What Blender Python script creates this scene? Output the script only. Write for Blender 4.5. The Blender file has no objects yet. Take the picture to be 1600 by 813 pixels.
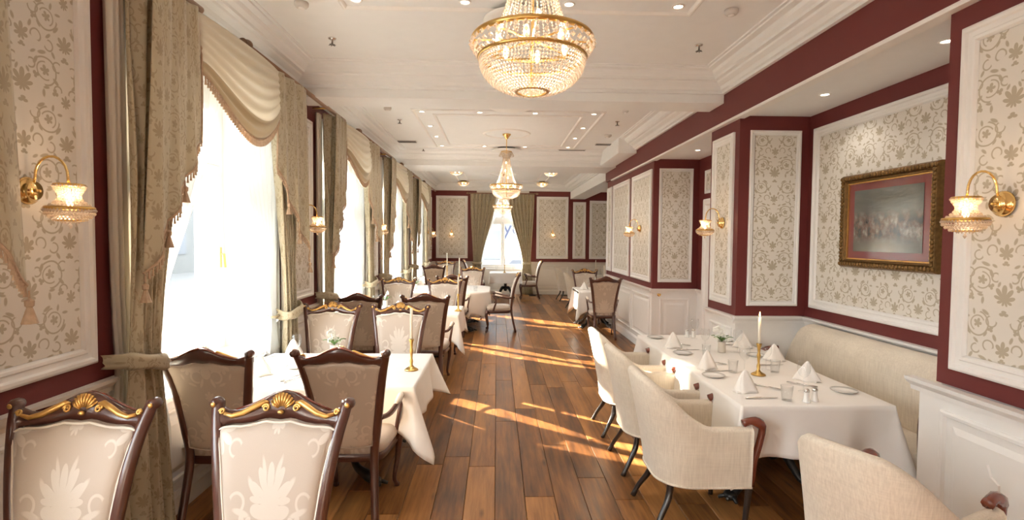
import bpy, math, random
from mathutils import Vector, Matrix
PI = math.pi
random.seed(7)
SC = bpy.context.scene
COL = SC.collection

# ---------------------------------------------------------------- camera
def make_camera():
    f, yaw, pit, rol, H = 831.1, .029, .0406, -.0082, 1.78
    cy, sy, cp, sp = math.cos(yaw), math.sin(yaw), math.cos(pit), math.sin(pit)
    F = Vector((sy*cp, cy*cp, -sp)); rt = Vector((cy, -sy, 0)); dn = F.cross(rt)
    cr, sr = math.cos(rol), math.sin(rol)
    R2 = cr*rt + sr*dn; D2 = -sr*rt + cr*dn
    cam = bpy.data.cameras.new('camera'); o = bpy.data.objects.new('camera', cam); COL.objects.link(o)
    m = Matrix((R2, -D2, -F)).transposed().to_4x4(); m.translation = (0, 0, H)
    o.matrix_world = m
    cam.sensor_width = 36; cam.lens = f/1600*36; cam.clip_start = .05; cam.clip_end = 200
    SC.camera = o
make_camera()

# ---------------------------------------------------------------- world, sun, daylight, exposure
EXPO = 0.62
SKY = 10.0
SUN = 34.0
W = bpy.data.worlds.new('sky'); SC.world = W; W.use_nodes = True
bg = W.node_tree.nodes['Background']; bg.inputs[0].default_value = (.86, .94, 1.02, 1); bg.inputs[1].default_value = SKY
def add_light(name, kind, loc, energy, color=(1, 1, 1), direction=None, size=None, size_y=None, spot=None, portal=False):
    l = bpy.data.lights.new(name, kind); o = bpy.data.objects.new(name, l); COL.objects.link(o); o.location = loc
    l.energy = energy; l.color = color
    if direction is not None: o.rotation_euler = Vector(direction).to_track_quat('-Z', 'Y').to_euler()
    if kind == 'AREA':
        l.shape = 'RECTANGLE'; l.size = size; l.size_y = size_y or size
        if portal: l.cycles.is_portal = True
    elif kind == 'SUN': l.angle = size
    else:
        l.shadow_soft_size = size or .03
        if spot: l.spot_size = spot; l.spot_blend = .6
    return o
add_light('sun', 'SUN', (-8, 9, 6), SUN, (1, .87, .70), (1.2, -.95, -.63), size=.012)
WIN_Y = [-2.42, .78, 3.98, 7.18, 10.38, 13.58]
for y in WIN_Y: add_light('window_portal', 'AREA', (-2.72, y, 1.9), 1, direction=(1, 0, 0), size=1.95, size_y=2.45, portal=True)
add_light('window_portal', 'AREA', (.19, 17.5, 1.9), 1, direction=(0, -1, 0), size=1.4, size_y=2.4, portal=True)
vs = SC.view_settings
vs.view_transform = 'Standard'; vs.look = 'None'; vs.exposure = EXPO; vs.gamma = 1; vs.use_curve_mapping = False
cy_ = SC.cycles
cy_.max_bounces = 10; cy_.diffuse_bounces = 5; cy_.glossy_bounces = 3; cy_.transmission_bounces = 4; cy_.transparent_max_bounces = 24
cy_.caustics_reflective = False; cy_.caustics_refractive = False; cy_.sample_clamp_indirect = 6
cy_.use_denoising = True

# ---------------------------------------------------------------- mesh builder
class MB:
    def __init__(s): s.v = []; s.f = []; s.uv = {}
    def quadstrip(s, rows, closed_u=False, closed_v=False, uvs=None):
        nb = len(s.v); nv = len(rows); nu = len(rows[0])
        for r in rows: s.v += [tuple(p) for p in r]
        for j in range(nv if closed_v else nv-1):
            for i in range(nu if closed_u else nu-1):
                a = j*nu+i; b = j*nu+(i+1) % nu; c = ((j+1) % nv)*nu+(i+1) % nu; d = ((j+1) % nv)*nu+i
                if uvs:
                    fl = uvs; s.uv[len(s.f)] = [fl[k//nu][k % nu] for k in (a, b, c, d)]
                s.f.append((nb+a, nb+b, nb+c, nb+d))
        return s
    def box(s, x0, x1, y0, y1, z0, z1):
        n = len(s.v)
        s.v += [(x, y, z) for z in (z0, z1) for y in (y0, y1) for x in (x0, x1)]
        for q in ((0, 2, 3, 1), (4, 5, 7, 6), (0, 1, 5, 4), (2, 6, 7, 3), (0, 4, 6, 2), (1, 3, 7, 5)): s.f.append(tuple(n+i for i in q))
        return s
    def poly(s, pts, uv=None):
        n = len(s.v); s.v += [tuple(p) for p in pts]
        if uv: s.uv[len(s.f)] = uv
        s.f.append(tuple(range(n, n+len(pts)))); return s
    def prism(s, outline, fn, d0, d1):
        # outline 2-D points, fn(a, b, d) -> 3-D
        n = len(s.v); k = len(outline)
        s.v += [tuple(fn(a, b, d0)) for a, b in outline]+[tuple(fn(a, b, d1)) for a, b in outline]
        s.f.append(tuple(n+i for i in range(k))[::-1]); s.f.append(tuple(n+k+i for i in range(k)))
        for i in range(k):
            j = (i+1) % k; s.f.append((n+i, n+j, n+k+j, n+k+i))
        return s
    def tube(s, path, rad, seg=8, closed=False, flat=1.0, up=(0, 0, 1)):
        P = [Vector(p) for p in path]; n = len(P)
        R = rad if isinstance(rad, (list, tuple)) else [rad]*n
        rows = []; prev = None
        for i in range(n):
            if closed: t = (P[(i+1) % n]-P[i-1])
            else: t = P[min(i+1, n-1)]-P[max(i-1, 0)]
            t.normalize()
            if prev is None:
                u = Vector(up); u = u-t*u.dot(t)
                if u.length < .05: u = Vector((1, 0, 0)); u = u-t*u.dot(t)
            else: u = prev-t*prev.dot(t)
            u.normalize(); prev = u; w = t.cross(u)
            rows.append([P[i]+(u*math.cos(2*PI*k/seg)+w*math.sin(2*PI*k/seg)*flat)*R[i] for k in range(seg)])
        nb = len(s.v); s.quadstrip(rows, closed_u=True, closed_v=closed)
        if not closed:
            s.f.append(tuple(nb+k for k in range(seg))[::-1]); s.f.append(tuple(nb+(n-1)*seg+k for k in range(seg)))
        return s
    def lathe(s, prof, seg=20, c=(0, 0, 0), axis='z', cap=True):
        rows = []
        for r, h in prof:
            row = []
            for k in range(seg):
                a = 2*PI*k/seg; x, y = r*math.cos(a), r*math.sin(a)
                p = (x, y, h) if axis == 'z' else ((h, x, y) if axis == 'x' else (x, h, y))
                row.append((p[0]+c[0], p[1]+c[1], p[2]+c[2]))
            rows.append(row)
        nb = len(s.v); s.quadstrip(rows, closed_u=True)
        if cap:
            if prof[0][0] > 1e-4: s.f.append(tuple(nb+k for k in range(seg))[::-1])
            if prof[-1][0] > 1e-4: s.f.append(tuple(nb+(len(prof)-1)*seg+k for k in range(seg)))
        return s
    def ell(s, c, r, seg=10, rings=6):
        rows = []
        for j in range(rings+1):
            t = PI*j/rings; rr = max(math.sin(t), .001)
            rows.append([(c[0]+r[0]*rr*math.cos(2*PI*k/seg), c[1]+r[1]*rr*math.sin(2*PI*k/seg), c[2]-r[2]*math.cos(t)) for k in range(seg)])
        return s.quadstrip(rows, closed_u=True)
    def bead(s, c, r, h=None):
        h = h or r; n = len(s.v); x, y, z = c
        s.v += [(x+r, y, z), (x, y+r, z), (x-r, y, z), (x, y-r, z), (x, y, z+h), (x, y, z-h)]
        for i in range(4): s.f.append((n+i, n+(i+1) % 4, n+4)); s.f.append((n+(i+1) % 4, n+i, n+5))
        return s
    def mesh(s, name, mats, smooth=False):
        me = bpy.data.meshes.new(name); me.from_pydata(s.v, [], s.f)
        if s.uv:
            ul = me.uv_layers.new(name='uv')
            for p in me.polygons:
                q = s.uv.get(p.index)
                if q:
                    for li, c in zip(p.loop_indices, q): ul.data[li].uv = c
        for m in (mats if isinstance(mats, (list, tuple)) else [mats]): me.materials.append(m)
        if smooth: me.polygons.foreach_set('use_smooth', [True]*len(me.polygons))
        me.update(); return me
    def build(s, name, mat, parent=None, smooth=False, bevel=0, solid=0, sub=0, loc=None, weld=False, bseg=2):
        o = bpy.data.objects.new(name, s.mesh(name, mat, smooth or bevel > 0)); COL.objects.link(o)
        if parent is not None: o.parent = parent
        if loc: o.location = loc
        if weld: m = o.modifiers.new('w', 'WELD'); m.merge_threshold = .0005
        if solid: m = o.modifiers.new('s', 'SOLIDIFY'); m.thickness = solid; m.offset = 0
        if sub: m = o.modifiers.new('u', 'SUBSURF'); m.levels = m.render_levels = sub
        if bevel:
            m = o.modifiers.new('b', 'BEVEL'); m.width = bevel; m.segments = bseg; m.limit_method = 'ANGLE'; m.harden_normals = True
        elif smooth:
            pass
        return o
def tag(o, label=None, cat=None, group=None, kind=None):
    if label: o['label'] = label
    if cat: o['category'] = cat
    if group: o['group'] = group
    if kind: o['kind'] = kind
    return o
def empty(name, loc=(0, 0, 0), rz=0, parent=None, **k):
    o = bpy.data.objects.new(name, None); COL.objects.link(o); o.location = loc; o.rotation_euler = (0, 0, rz)
    o.empty_display_size = .1
    if parent is not None: o.parent = parent
    return tag(o, **k)
def dup(root, loc=None, rz=None, label=None, group=None, scale=None):
    r = root.copy(); COL.objects.link(r)
    def rec(a, b):
        for ch in list(kids.get(a.name, [])):
            c = ch.copy(); COL.objects.link(c); c.parent = b; rec(ch, c)
    kids = {}
    for o in list(root.children_recursive): kids.setdefault(o.parent.name, []).append(o)
    rec(root, r)
    if loc is not None: r.location = loc
    if rz is not None: r.rotation_euler = (0, 0, rz)
    if scale is not None: r.scale = scale
    if label: r['label'] = label
    if group: r['group'] = group
    return r
def frange(a, b, n): return [a+(b-a)*i/(n-1) for i in range(n)]
def sm(t): t = max(0, min(1, t)); return t*t*(3-2*t)
def interp(pts, x):
    if x <= pts[0][0]: return pts[0][1]
    for (a, b), (c, d) in zip(pts, pts[1:]):
        if x <= c: return b+(d-b)*(x-a)/(c-a)
    return pts[-1][1]
def spline(ctrl, n):
    P = [Vector(p) for p in ctrl]; P = [P[0]*2-P[1]]+P+[P[-1]*2-P[-2]]; out = []; k = len(P)-3
    for i in range(n):
        t = i/(n-1)*k; j = min(int(t), k-1); t -= j
        a, b, c, d = P[j:j+4]
        out.append(.5*((2*b)+(c-a)*t+(2*a-5*b+4*c-d)*t*t+(3*b-a-3*c+d)*t*t*t))
    return out

# ---------------------------------------------------------------- materials
class NT:
    def __init__(s, tree): s.t = tree
    def n(s, typ, **k):
        nd = s.t.nodes.new(typ)
        for a, b in k.items(): setattr(nd, a, b)
        return nd
    def inp(s, nd, i, v):
        if v is None: return
        if isinstance(v, bpy.types.NodeSocket): s.t.links.new(v, nd.inputs[i])
        else: nd.inputs[i].default_value = v
    def m(s, op, a, b=None, c=None, clamp=False):
        nd = s.n('ShaderNodeMath', operation=op, use_clamp=clamp)
        for i, v in enumerate((a, b, c)): s.inp(nd, i, v)
        return nd.outputs[0]
    def noise(s, vec, scale, detail=2, rough=.5):
        nd = s.n('ShaderNodeTexNoise'); s.inp(nd, 'Vector', vec); nd.inputs['Scale'].default_value = scale
        nd.inputs['Detail'].default_value = detail; nd.inputs['Roughness'].default_value = rough; return nd.outputs[0]
    def mapping(s, vec, scale=(1, 1, 1), loc=(0, 0, 0)):
        nd = s.n('ShaderNodeMapping'); s.inp(nd, 0, vec); nd.inputs['Scale'].default_value = scale; s.inp(nd, 1, loc) if not isinstance(loc, tuple) else None
        if isinstance(loc, tuple): nd.inputs['Location'].default_value = loc
        return nd.outputs[0]
    def mix(s, f, a, b):
        nd = s.n('ShaderNodeMix', data_type='RGBA')
        s.inp(nd, 0, f); s.inp(nd, 6, a); s.inp(nd, 7, b); return nd.outputs[2]
    def ramp(s, f, stops):
        nd = s.n('ShaderNodeValToRGB'); s.inp(nd, 0, f); cr = nd.color_ramp
        while len(cr.elements) < len(stops): cr.elements.new(.5)
        for e, (p, c) in zip(cr.elements, stops): e.position = p; e.color = c
        return nd.outputs[0]
    def bump(s, h, strength=.3, dist=.01):
        nd = s.n('ShaderNodeBump'); s.inp(nd, 'Height', h); nd.inputs['Strength'].default_value = strength; nd.inputs['Distance'].default_value = dist
        return nd.outputs[0]
def c4(c): return (c[0], c[1], c[2], 1)
def newmat(name):
    m = bpy.data.materials.new(name); m.use_nodes = True; return m, NT(m.node_tree), m.node_tree.nodes['Principled BSDF']
def plain(name, col, rough=.5, metal=0, noise=0, nscale=8, coat=0, bump=0, bscale=60, spec=None):
    m, t, p = newmat(name)
    p.inputs['Roughness'].default_value = rough; p.inputs['Metallic'].default_value = metal
    if spec is not None: p.inputs['Specular IOR Level'].default_value = spec
    if coat: p.inputs['Coat Weight'].default_value = coat; p.inputs['Coat Roughness'].default_value = .15
    tc = t.n('ShaderNodeTexCoord').outputs['Object']
    f = t.noise(tc, nscale, 3)
    k = max(noise, .03)
    a = c4([x*(1-k) for x in col]); b = c4([min(1, x*(1+k)) for x in col])
    t.inp(p, 'Base Color', t.mix(f, a, b))
    if bump: t.inp(p, 'Normal', t.bump(t.noise(tc, bscale, 2), bump, .002))
    return m
# --- the damask motif, a node group: Vector in tile units -> Fac
def damask_group(medallion=False):
    g = bpy.data.node_groups.new('damask', 'ShaderNodeTree')
    g.interface.new_socket('Vector', in_out='INPUT', socket_type='NodeSocketVector')
    g.interface.new_socket('Fac', in_out='OUTPUT', socket_type='NodeSocketFloat')
    t = NT(g); gi = t.n('NodeGroupInput'); go = t.n('NodeGroupOutput')
    sp = t.n('ShaderNodeSeparateXYZ'); t.inp(sp, 0, gi.outputs[0])
    fx = t.m('FRACT', sp.outputs[0]); s = t.m('ABSOLUTE', t.m('SUBTRACT', fx, .5)); v = t.m('FRACT', sp.outputs[1])
    def d(cx, cy): return t.m('SUBTRACT', s, cx), t.m('SUBTRACT', t.m('FRACT', t.m('ADD', v, .5-cy)), .5)
    def hyp(a, b): return t.m('SQRT', t.m('ADD', t.m('MULTIPLY', a, a), t.m('MULTIPLY', b, b)))
    out = []
    def palm(cx, cy, R, k, sy=.8, ph=0.0, up=.4):
        a, b = d(cx, cy); b = t.m('MULTIPLY', b, sy)
        r = hyp(a, b); th = t.m('ARCTAN2', a, b)
        w = t.m('POWER', t.m('ABSOLUTE', t.m('COSINE', t.m('MULTIPLY_ADD', th, k, ph))), .7)
        env = t.m('MULTIPLY_ADD', t.m('COSINE', th), up*R, R*(1-up))
        out.append(t.m('SUBTRACT', t.m('MULTIPLY', t.m('MULTIPLY_ADD', w, .62, .38), env), r))
    def arc(cx, cy, R, w, ca=None, co=-9):
        a, b = d(cx, cy); r = hyp(a, b)
        f = t.m('SUBTRACT', w, t.m('ABSOLUTE', t.m('SUBTRACT', r, R)))
        if ca is not None:
            dt = t.m('ADD', t.m('MULTIPLY', a, math.cos(ca)), t.m('MULTIPLY_ADD', b, math.sin(ca), -co*R))
            f = t.m('MINIMUM', f, dt)
        out.append(f)
    def leaf(cx, cy, L, w, ang):
        a, b = d(cx, cy); c, q = math.cos(ang), math.sin(ang)
        p = t.m('MULTIPLY', t.m('ADD', t.m('MULTIPLY', a, c), t.m('MULTIPLY', b, q)), w/L)
        o = t.m('SUBTRACT', t.m('MULTIPLY', b, c), t.m('MULTIPLY', a, q))
        out.append(t.m('SUBTRACT', w, hyp(p, o)))
    if medallion:
        palm(0, .50, .235, 6.5, .95, 0, .30); palm(0, .40, .16, 3, 1.15, 0, -.25); palm(.22, .34, .095, 3.5, 1, -.8, .0); palm(0, .95, .075, 3.5, .9, 0, .2); palm(.5, .92, .13, 4.5, 1, 0, -.1)
        arc(.12, .22, .075, .011, .2, -.5); arc(.28, .50, .06, .010, 2.6, -.5); arc(.33, .82, .05, .008, .6, -.5)
        for L in ((.14, .58, .09, .022, .9), (.24, .44, .07, .020, .3), (.07, .14, .06, .018, 1.9), (.06, .70, .08, .016, 1.3), (.19, .12, .05, .016, .4), (.30, .22, .04, .014, 1.2)): leaf(*L)
    else:
        palm(0, .30, .150, 4.5, 1.0, 0, .28); palm(0, .155, .055, 1.5, 1.6, 0, 0); palm(0, .76, .100, 3.5, .95, 0, .22); palm(0, .665, .04, 1.5, 1.5, 0, 0)
        palm(.5, .78, .130, 4.5, 1.05, 0, .28); palm(.5, .655, .05, 1.5, 1.5, 0, 0); palm(.5, .22, .070, 4, .8, 0, .2)
        palm(.255, .485, .060, 2.5, 1, .5, .1); palm(.285, .02, .055, 2.5, 1, .9, .1); palm(.135, .975, .04, 1.5, 1, .7, .1); palm(.375, .30, .045, 1.5, 1, .2, .1); palm(.15, .42, .042, 1.5, 1, 1.2, .1)
        arc(.255, .485, .135, .0085, .6, -.60); arc(.285, .02, .125, .0085, -2.3, -.62); arc(.255, .485, .088, .007, 3.4, -.3); arc(.285, .02, .082, .007, .8, -.3)
        arc(.155, .80, .055, .008, 1.2, -.7); arc(.405, .56, .050, .008, 3, -.6); arc(.13, .06, .055, .008, -1, -.6); arc(.10, .52, .045, .008, 0, -.6); arc(.41, .33, .045, .008, 2, -.6); arc(.30, .75, .05, .008, -.5, -.6)
        for L in ((.15, .56, .045, .019, 1.2), (.385, .41, .042, .018, -.7), (.22, .66, .048, .018, .3), (.395, .93, .045, .018, .9), (.09, .89, .036, .017, 1.2), (.355, .67, .038, .017, -1), (.20, .145, .045, .018, .5), (.42, .09, .032, .015, 0), (.12, .64, .033, .015, .5), (.335, .145, .034, .015, 1.4), (.19, .92, .033, .015, 2.2), (.30, .84, .036, .016, .7), (.06, .45, .03, .015, 2), (.24, .27, .04, .017, 1.6), (.27, .33, .035, .015, .2)): leaf(*L)
    f = out[0]
    for o in out[1:]: f = t.m('MAXIMUM', f, o)
    f = t.m('MULTIPLY_ADD', f, 130, .5, clamp=True)
    g.links.new(f, go.inputs[0]); return g
DAMASK = damask_group(); MEDAL = damask_group(True)
def damask_node(t, vec, scale, loc=(0, 0, 0), warp=.012, grp=None):
    mp = t.mapping(vec, scale, loc)
    nz = t.n('ShaderNodeTexNoise'); t.inp(nz, 'Vector', mp); nz.inputs['Scale'].default_value = 5; nz.inputs['Detail'].default_value = 1
    va = t.n('ShaderNodeVectorMath', operation='MULTIPLY_ADD'); t.inp(va, 0, nz.outputs[1]); va.inputs[1].default_value = (warp*2,)*3; t.inp(va, 2, mp)
    gn = t.n('ShaderNodeGroup'); gn.node_tree = grp or DAMASK; t.inp(gn, 0, va.outputs[0]); return gn.outputs[0]
def fabric(name, base, motif, tile, rough=.75, motif_rough=None, sheen=.2, wear=0, trans=0, loc=(0, 0, 0), weave=True, grp=None):
    m, t, p = newmat(name)
    uv = t.n('ShaderNodeTexCoord').outputs['UV']
    f = damask_node(t, uv, (1/tile[0], 1/tile[1], 1), loc, grp=grp)
    if wear: f = t.m('MULTIPLY', f, t.ramp(t.noise(uv, 3, 2), [(.35, (1-wear,)*3+(1,)), (.6, (1, 1, 1, 1))]))
    col = t.mix(f, c4(base), c4(motif))
    t.inp(p, 'Base Color', col)
    t.inp(p, 'Roughness', t.m('MULTIPLY_ADD', f, (motif_rough or rough)-rough, rough))
    p.inputs['Sheen Weight'].default_value = sheen; p.inputs['Sheen Roughness'].default_value = .4
    if weave: t.inp(p, 'Normal', t.bump(t.m('ADD', f, t.noise(uv, 500, 1)), .25, .002))
    if trans:
        tr = t.n('ShaderNodeBsdfTranslucent'); t.inp(tr, 0, col); mx = t.n('ShaderNodeMixShader'); mx.inputs[0].default_value = trans
        t.inp(mx, 1, p.outputs[0]); t.inp(mx, 2, tr.outputs[0]); t.inp(t.t.nodes['Material Output'], 0, mx.outputs[0])
    return m
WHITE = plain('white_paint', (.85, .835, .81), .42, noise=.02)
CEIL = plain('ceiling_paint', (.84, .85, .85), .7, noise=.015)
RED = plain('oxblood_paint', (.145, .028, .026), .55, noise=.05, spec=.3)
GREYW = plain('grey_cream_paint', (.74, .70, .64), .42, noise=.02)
PAPER = fabric('damask_wallpaper', (.74, .70, .635), (.46, .40, .30), (.46, .46), .55, .38, sheen=0, weave=False)
CURT = fabric('damask_drape', (.52, .45, .31), (.40, .325, .21), (.34, .44), .5, .65, sheen=.35, trans=.12)
SEATF = fabric('cream_damask', (.50, .41, .335), (.63, .55, .475), (.46, .62), .55, .4, sheen=.5, loc=(0, 0, 0), grp=MEDAL)
BACKF = fabric('taupe_damask', (.50, .40, .31), (.60, .49, .385), (.46, .50), .5, .4, sheen=.5, loc=(0, .2, 0), grp=MEDAL)
def linen_mat():
    m, t, p = newmat('cream_linen'); p.inputs['Roughness'].default_value = .85; p.inputs['Sheen Weight'].default_value = .2
    tc = t.n('ShaderNodeTexCoord').outputs['Object']
    a = t.noise(t.mapping(tc, (150, 150, 5)), 1, 2, .6); b = t.noise(t.mapping(tc, (8, 8, 260)), 1, 2, .6); c = t.noise(tc, 4, 3)
    f = t.m('ADD', t.m('MULTIPLY', a, .5), t.m('ADD', t.m('MULTIPLY', b, .25), t.m('MULTIPLY', c, .25)))
    t.inp(p, 'Base Color', t.ramp(f, [(.36, (.60, .52, .42, 1)), (.64, (.76, .68, .56, 1))]))
    t.inp(p, 'Normal', t.bump(t.m('ADD', a, b), .35, .0015)); return m
LINEN = linen_mat()
NAPERY = plain('white_cotton', (.88, .84, .79), .8, noise=.01)
MAHOG = plain('mahogany', (.085, .030, .020), .28, noise=.3, nscale=14, coat=.5)
RMAHOG = plain('red_mahogany', (.17, .035, .018), .22, noise=.3, nscale=14, coat=.6)
EBONY = plain('ebonised_wood', (.018, .012, .010), .3, noise=.3, coat=.4)
GILT = plain('gilding', (.72, .42, .13), .34, metal=.75, noise=.25, nscale=30)
BRASS = plain('polished_brass', (.90, .62, .25), .16, metal=1)
OLDBR = plain('aged_brass', (.62, .40, .13), .3, metal=1, noise=.2)
OLDGILT = plain('dark_gilt', (.19, .105, .035), .38, metal=.8, noise=.6, nscale=45, bump=.5, bscale=70)
STEEL = plain('steel', (.72, .70, .68), .22, metal=1)
CHINA = plain('china', (.88, .86, .82), .15)
WAX = plain('candle_wax', (.88, .82, .70), .5)
FRINGE = plain('braid_fringe', (.42, .29, .19), .7, noise=.4, nscale=40)
PIPING = plain('cream_piping', (.80, .72, .62), .7)
ROD = plain('walnut_rod', (.30, .17, .10), .4, noise=.2)
BORDER = plain('gold_satin', (.46, .37, .23), .35)
IRON = plain('black_iron', (.02, .018, .016), .35, noise=.3)
GREEN = plain('leaf_green', (.10, .20, .05), .5)
PETAL = plain('white_petal', (.9, .9, .85), .6)
VASE = plain('frosted_vase', (.66, .60, .52), .3)
PLAST = plain('matt_plastic', (.62, .60, .57), .5)
DARKP = plain('dark_metal', (.12, .11, .10), .4, metal=.5)
def cloth_mat(name, col, trans, transp=0, rough=.8):
    m, t, p = newmat(name); p.inputs['Base Color'].default_value = c4(col); p.inputs['Roughness'].default_value = rough
    tr = t.n('ShaderNodeBsdfTranslucent'); tr.inputs[0].default_value = c4(col)
    mx = t.n('ShaderNodeMixShader'); mx.inputs[0].default_value = trans
    t.inp(mx, 1, p.outputs[0]); t.inp(mx, 2, tr.outputs[0]); o = mx.outputs[0]
    if transp:
        tp = t.n('ShaderNodeBsdfTransparent'); m2 = t.n('ShaderNodeMixShader'); m2.inputs[0].default_value = transp
        t.inp(m2, 1, o); t.inp(m2, 2, tp.outputs[0]); o = m2.outputs[0]
    t.inp(t.t.nodes['Material Output'], 0, o); return m
SHEER = cloth_mat('white_voile', (.80, .80, .77), .40, .10)
LINING = plain('curtain_lining', (.66, .62, .54), .8)
SATIN = cloth_mat('ivory_satin', (.88, .83, .72), .35, rough=.4)
def glass_mat(name, tint=(1, 1, 1), refl=.10, rough=.02):
    m, t, p = newmat(name); t.t.nodes.remove(p)
    a = t.n('ShaderNodeBsdfTransparent'); a.inputs[0].default_value = c4(tint)
    b = t.n('ShaderNodeBsdfGlossy'); b.inputs['Roughness'].default_value = rough
    fr = t.n('ShaderNodeLayerWeight'); fr.inputs[0].default_value = .5
    mx = t.n('ShaderNodeMixShader'); t.inp(mx, 0, t.m('MULTIPLY_ADD', t.m('POWER', fr.outputs['Facing'], 4), .7, refl, clamp=True))
    t.inp(mx, 1, a.outputs[0]); t.inp(mx, 2, b.outputs[0]); t.inp(t.t.nodes['Material Output'], 0, mx.outputs[0]); return m
GLASS = glass_mat('window_glass', (.97, .99, .98), .0)
WINEG = glass_mat('drinking_glass', (.975, .98, .98), .05)
def crystal_mat():
    m, t, p = newmat('cut_crystal'); t.t.nodes.remove(p)
    a = t.n('ShaderNodeBsdfTransparent'); a.inputs[0].default_value = (1, .96, .90, 1)
    b = t.n('ShaderNodeBsdfGlossy'); b.inputs['Roughness'].default_value = .12; b.inputs[0].default_value = (1, .95, .88, 1)
    c = t.n('ShaderNodeBsdfTranslucent'); c.inputs[0].default_value = (.95, .82, .68, 1)
    d = t.n('ShaderNodeBsdfDiffuse'); d.inputs[0].default_value = (.82, .73, .64, 1)
    m1 = t.n('ShaderNodeMixShader'); m1.inputs[0].default_value = .45; t.inp(m1, 1, c.outputs[0]); t.inp(m1, 2, d.outputs[0])
    m2 = t.n('ShaderNodeMixShader'); m2.inputs[0].default_value = .30; t.inp(m2, 1, m1.outputs[0]); t.inp(m2, 2, b.outputs[0])
    m3 = t.n('ShaderNodeMixShader'); m3.inputs[0].default_value = .28; t.inp(m3, 1, m2.outputs[0]); t.inp(m3, 2, a.outputs[0])
    t.inp(t.t.nodes['Material Output'], 0, m3.outputs[0]); return m
CRYS = crystal_mat()
def emit(name, col, s):
    m, t, p = newmat(name); p.inputs['Base Color'].default_value = c4(col); p.inputs['Emission Color'].default_value = c4(col); p.inputs['Emission Strength'].default_value = s; return m
BULB = emit('lit_bulb', (1, .72, .40), 6); DLAMP = emit('lit_downlight', (1, .90, .72), 12); FLAME = emit('candle_flame', (1, .66, .25), 12)
def wood_floor():
    m, t, p = newmat('oak_plank')
    tc = t.n('ShaderNodeTexCoord').outputs['Object']; oi = t.n('ShaderNodeObjectInfo')
    rnd = oi.outputs['Random']
    off = t.n('ShaderNodeCombineXYZ'); t.inp(off, 0, t.m('MULTIPLY', rnd, 37)); t.inp(off, 1, t.m('MULTIPLY', rnd, 91))
    v = t.n('ShaderNodeVectorMath', operation='ADD'); t.inp(v, 0, tc); t.inp(v, 1, off.outputs[0]); vec = v.outputs[0]
    grain = t.noise(t.mapping(vec, (26, 1.6, 1)), 1, 5, .65)
    cloud = t.noise(t.mapping(vec, (5, 1.1, 1)), 1, 3)
    fine = t.noise(t.mapping(vec, (120, 4, 1)), 1, 2)
    vo = t.n('ShaderNodeTexVoronoi'); t.inp(vo, 'Vector', t.mapping(vec, (5.5, 1.6, 1))); vo.inputs['Scale'].default_value = 1
    knot = t.ramp(vo.outputs['Distance'], [(.03, (1, 1, 1, 1)), (.13, (0, 0, 0, 1))])
    f = t.m('ADD', t.m('MULTIPLY', grain, .55), t.m('ADD', t.m('MULTIPLY', cloud, .4), t.m('MULTIPLY_ADD', rnd, .26, -.13)))
    col = t.ramp(f, [(.26, (.062, .024, .009, 1)), (.42, (.19, .075, .022, 1)), (.54, (.32, .138, .042, 1)), (.76, (.50, .24, .082, 1))])
    col = t.mix(t.m('MULTIPLY', knot, .75), col, (.035, .018, .010, 1))
    crack = t.ramp(t.noise(t.mapping(vec, (9, .8, 1)), 1, 4, .7), [(.62, (0, 0, 0, 1)), (.67, (1, 1, 1, 1))])
    col = t.mix(t.m('MULTIPLY', crack, .65), col, (.05, .022, .012, 1))
    t.inp(p, 'Base Color', col)
    t.inp(p, 'Roughness', t.m('MULTIPLY_ADD', grain, .18, .24))
    p.inputs['Specular IOR Level'].default_value = .32
    t.inp(p, 'Normal', t.bump(t.m('ADD', grain, t.m('MULTIPLY', fine, .5)), .22, .002))
    return m
FLOORM = wood_floor()
def painting_mat():
    m, t, p = newmat('genre_painting'); uv = t.n('ShaderNodeTexCoord').outputs['UV']
    sp = t.n('ShaderNodeSeparateXYZ'); t.inp(sp, 0, uv)
    n1 = t.noise(t.mapping(uv, (11, 5, 1)), 1, 4, .6); n2 = t.noise(t.mapping(uv, (4, 7, 1), (3, 3, 0)), 1, 3)
    sky = t.mix(sp.outputs[1], (.09, .08, .06, 1), (.06, .08, .075, 1))
    fig = t.ramp(n1, [(.40, (.05, .055, .05, 1)), (.5, (.16, .10, .075, 1)), (.58, (.22, .20, .17, 1)), (.68, (.40, .36, .30, 1))])
    band = t.ramp(sp.outputs[1], [(.12, (0, 0, 0, 1)), (.28, (1, 1, 1, 1)), (.50, (1, 1, 1, 1)), (.66, (0, 0, 0, 1))])
    gx = t.m('SUBTRACT', 1, t.m('MULTIPLY', t.m('ABSOLUTE', t.m('SUBTRACT', sp.outputs[0], .5)), 1.9), clamp=True)
    col = t.mix(t.m('MULTIPLY', band, .95), t.mix(n2, sky, (.14, .14, .115, 1)), fig)
    low = t.ramp(sp.outputs[1], [(.02, (1, 1, 1, 1)), (.25, (0, 0, 0, 1))])
    col = t.mix(t.m('MULTIPLY', t.m('MULTIPLY', low, gx), .8), col, (.42, .38, .30, 1))
    t.inp(p, 'Base Color', col); p.inputs['Roughness'].default_value = .22; p.inputs['Coat Weight'].default_value = 1; p.inputs['Coat Roughness'].default_value = .1
    t.inp(p, 'Normal', t.bump(t.noise(t.mapping(uv, (3, 6, 1)), 1, 3), .5, .02))
    return m
PAINTING = painting_mat()
MAT_RED = plain('red_mount', (.20, .03, .03), .2, coat=1)

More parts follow.
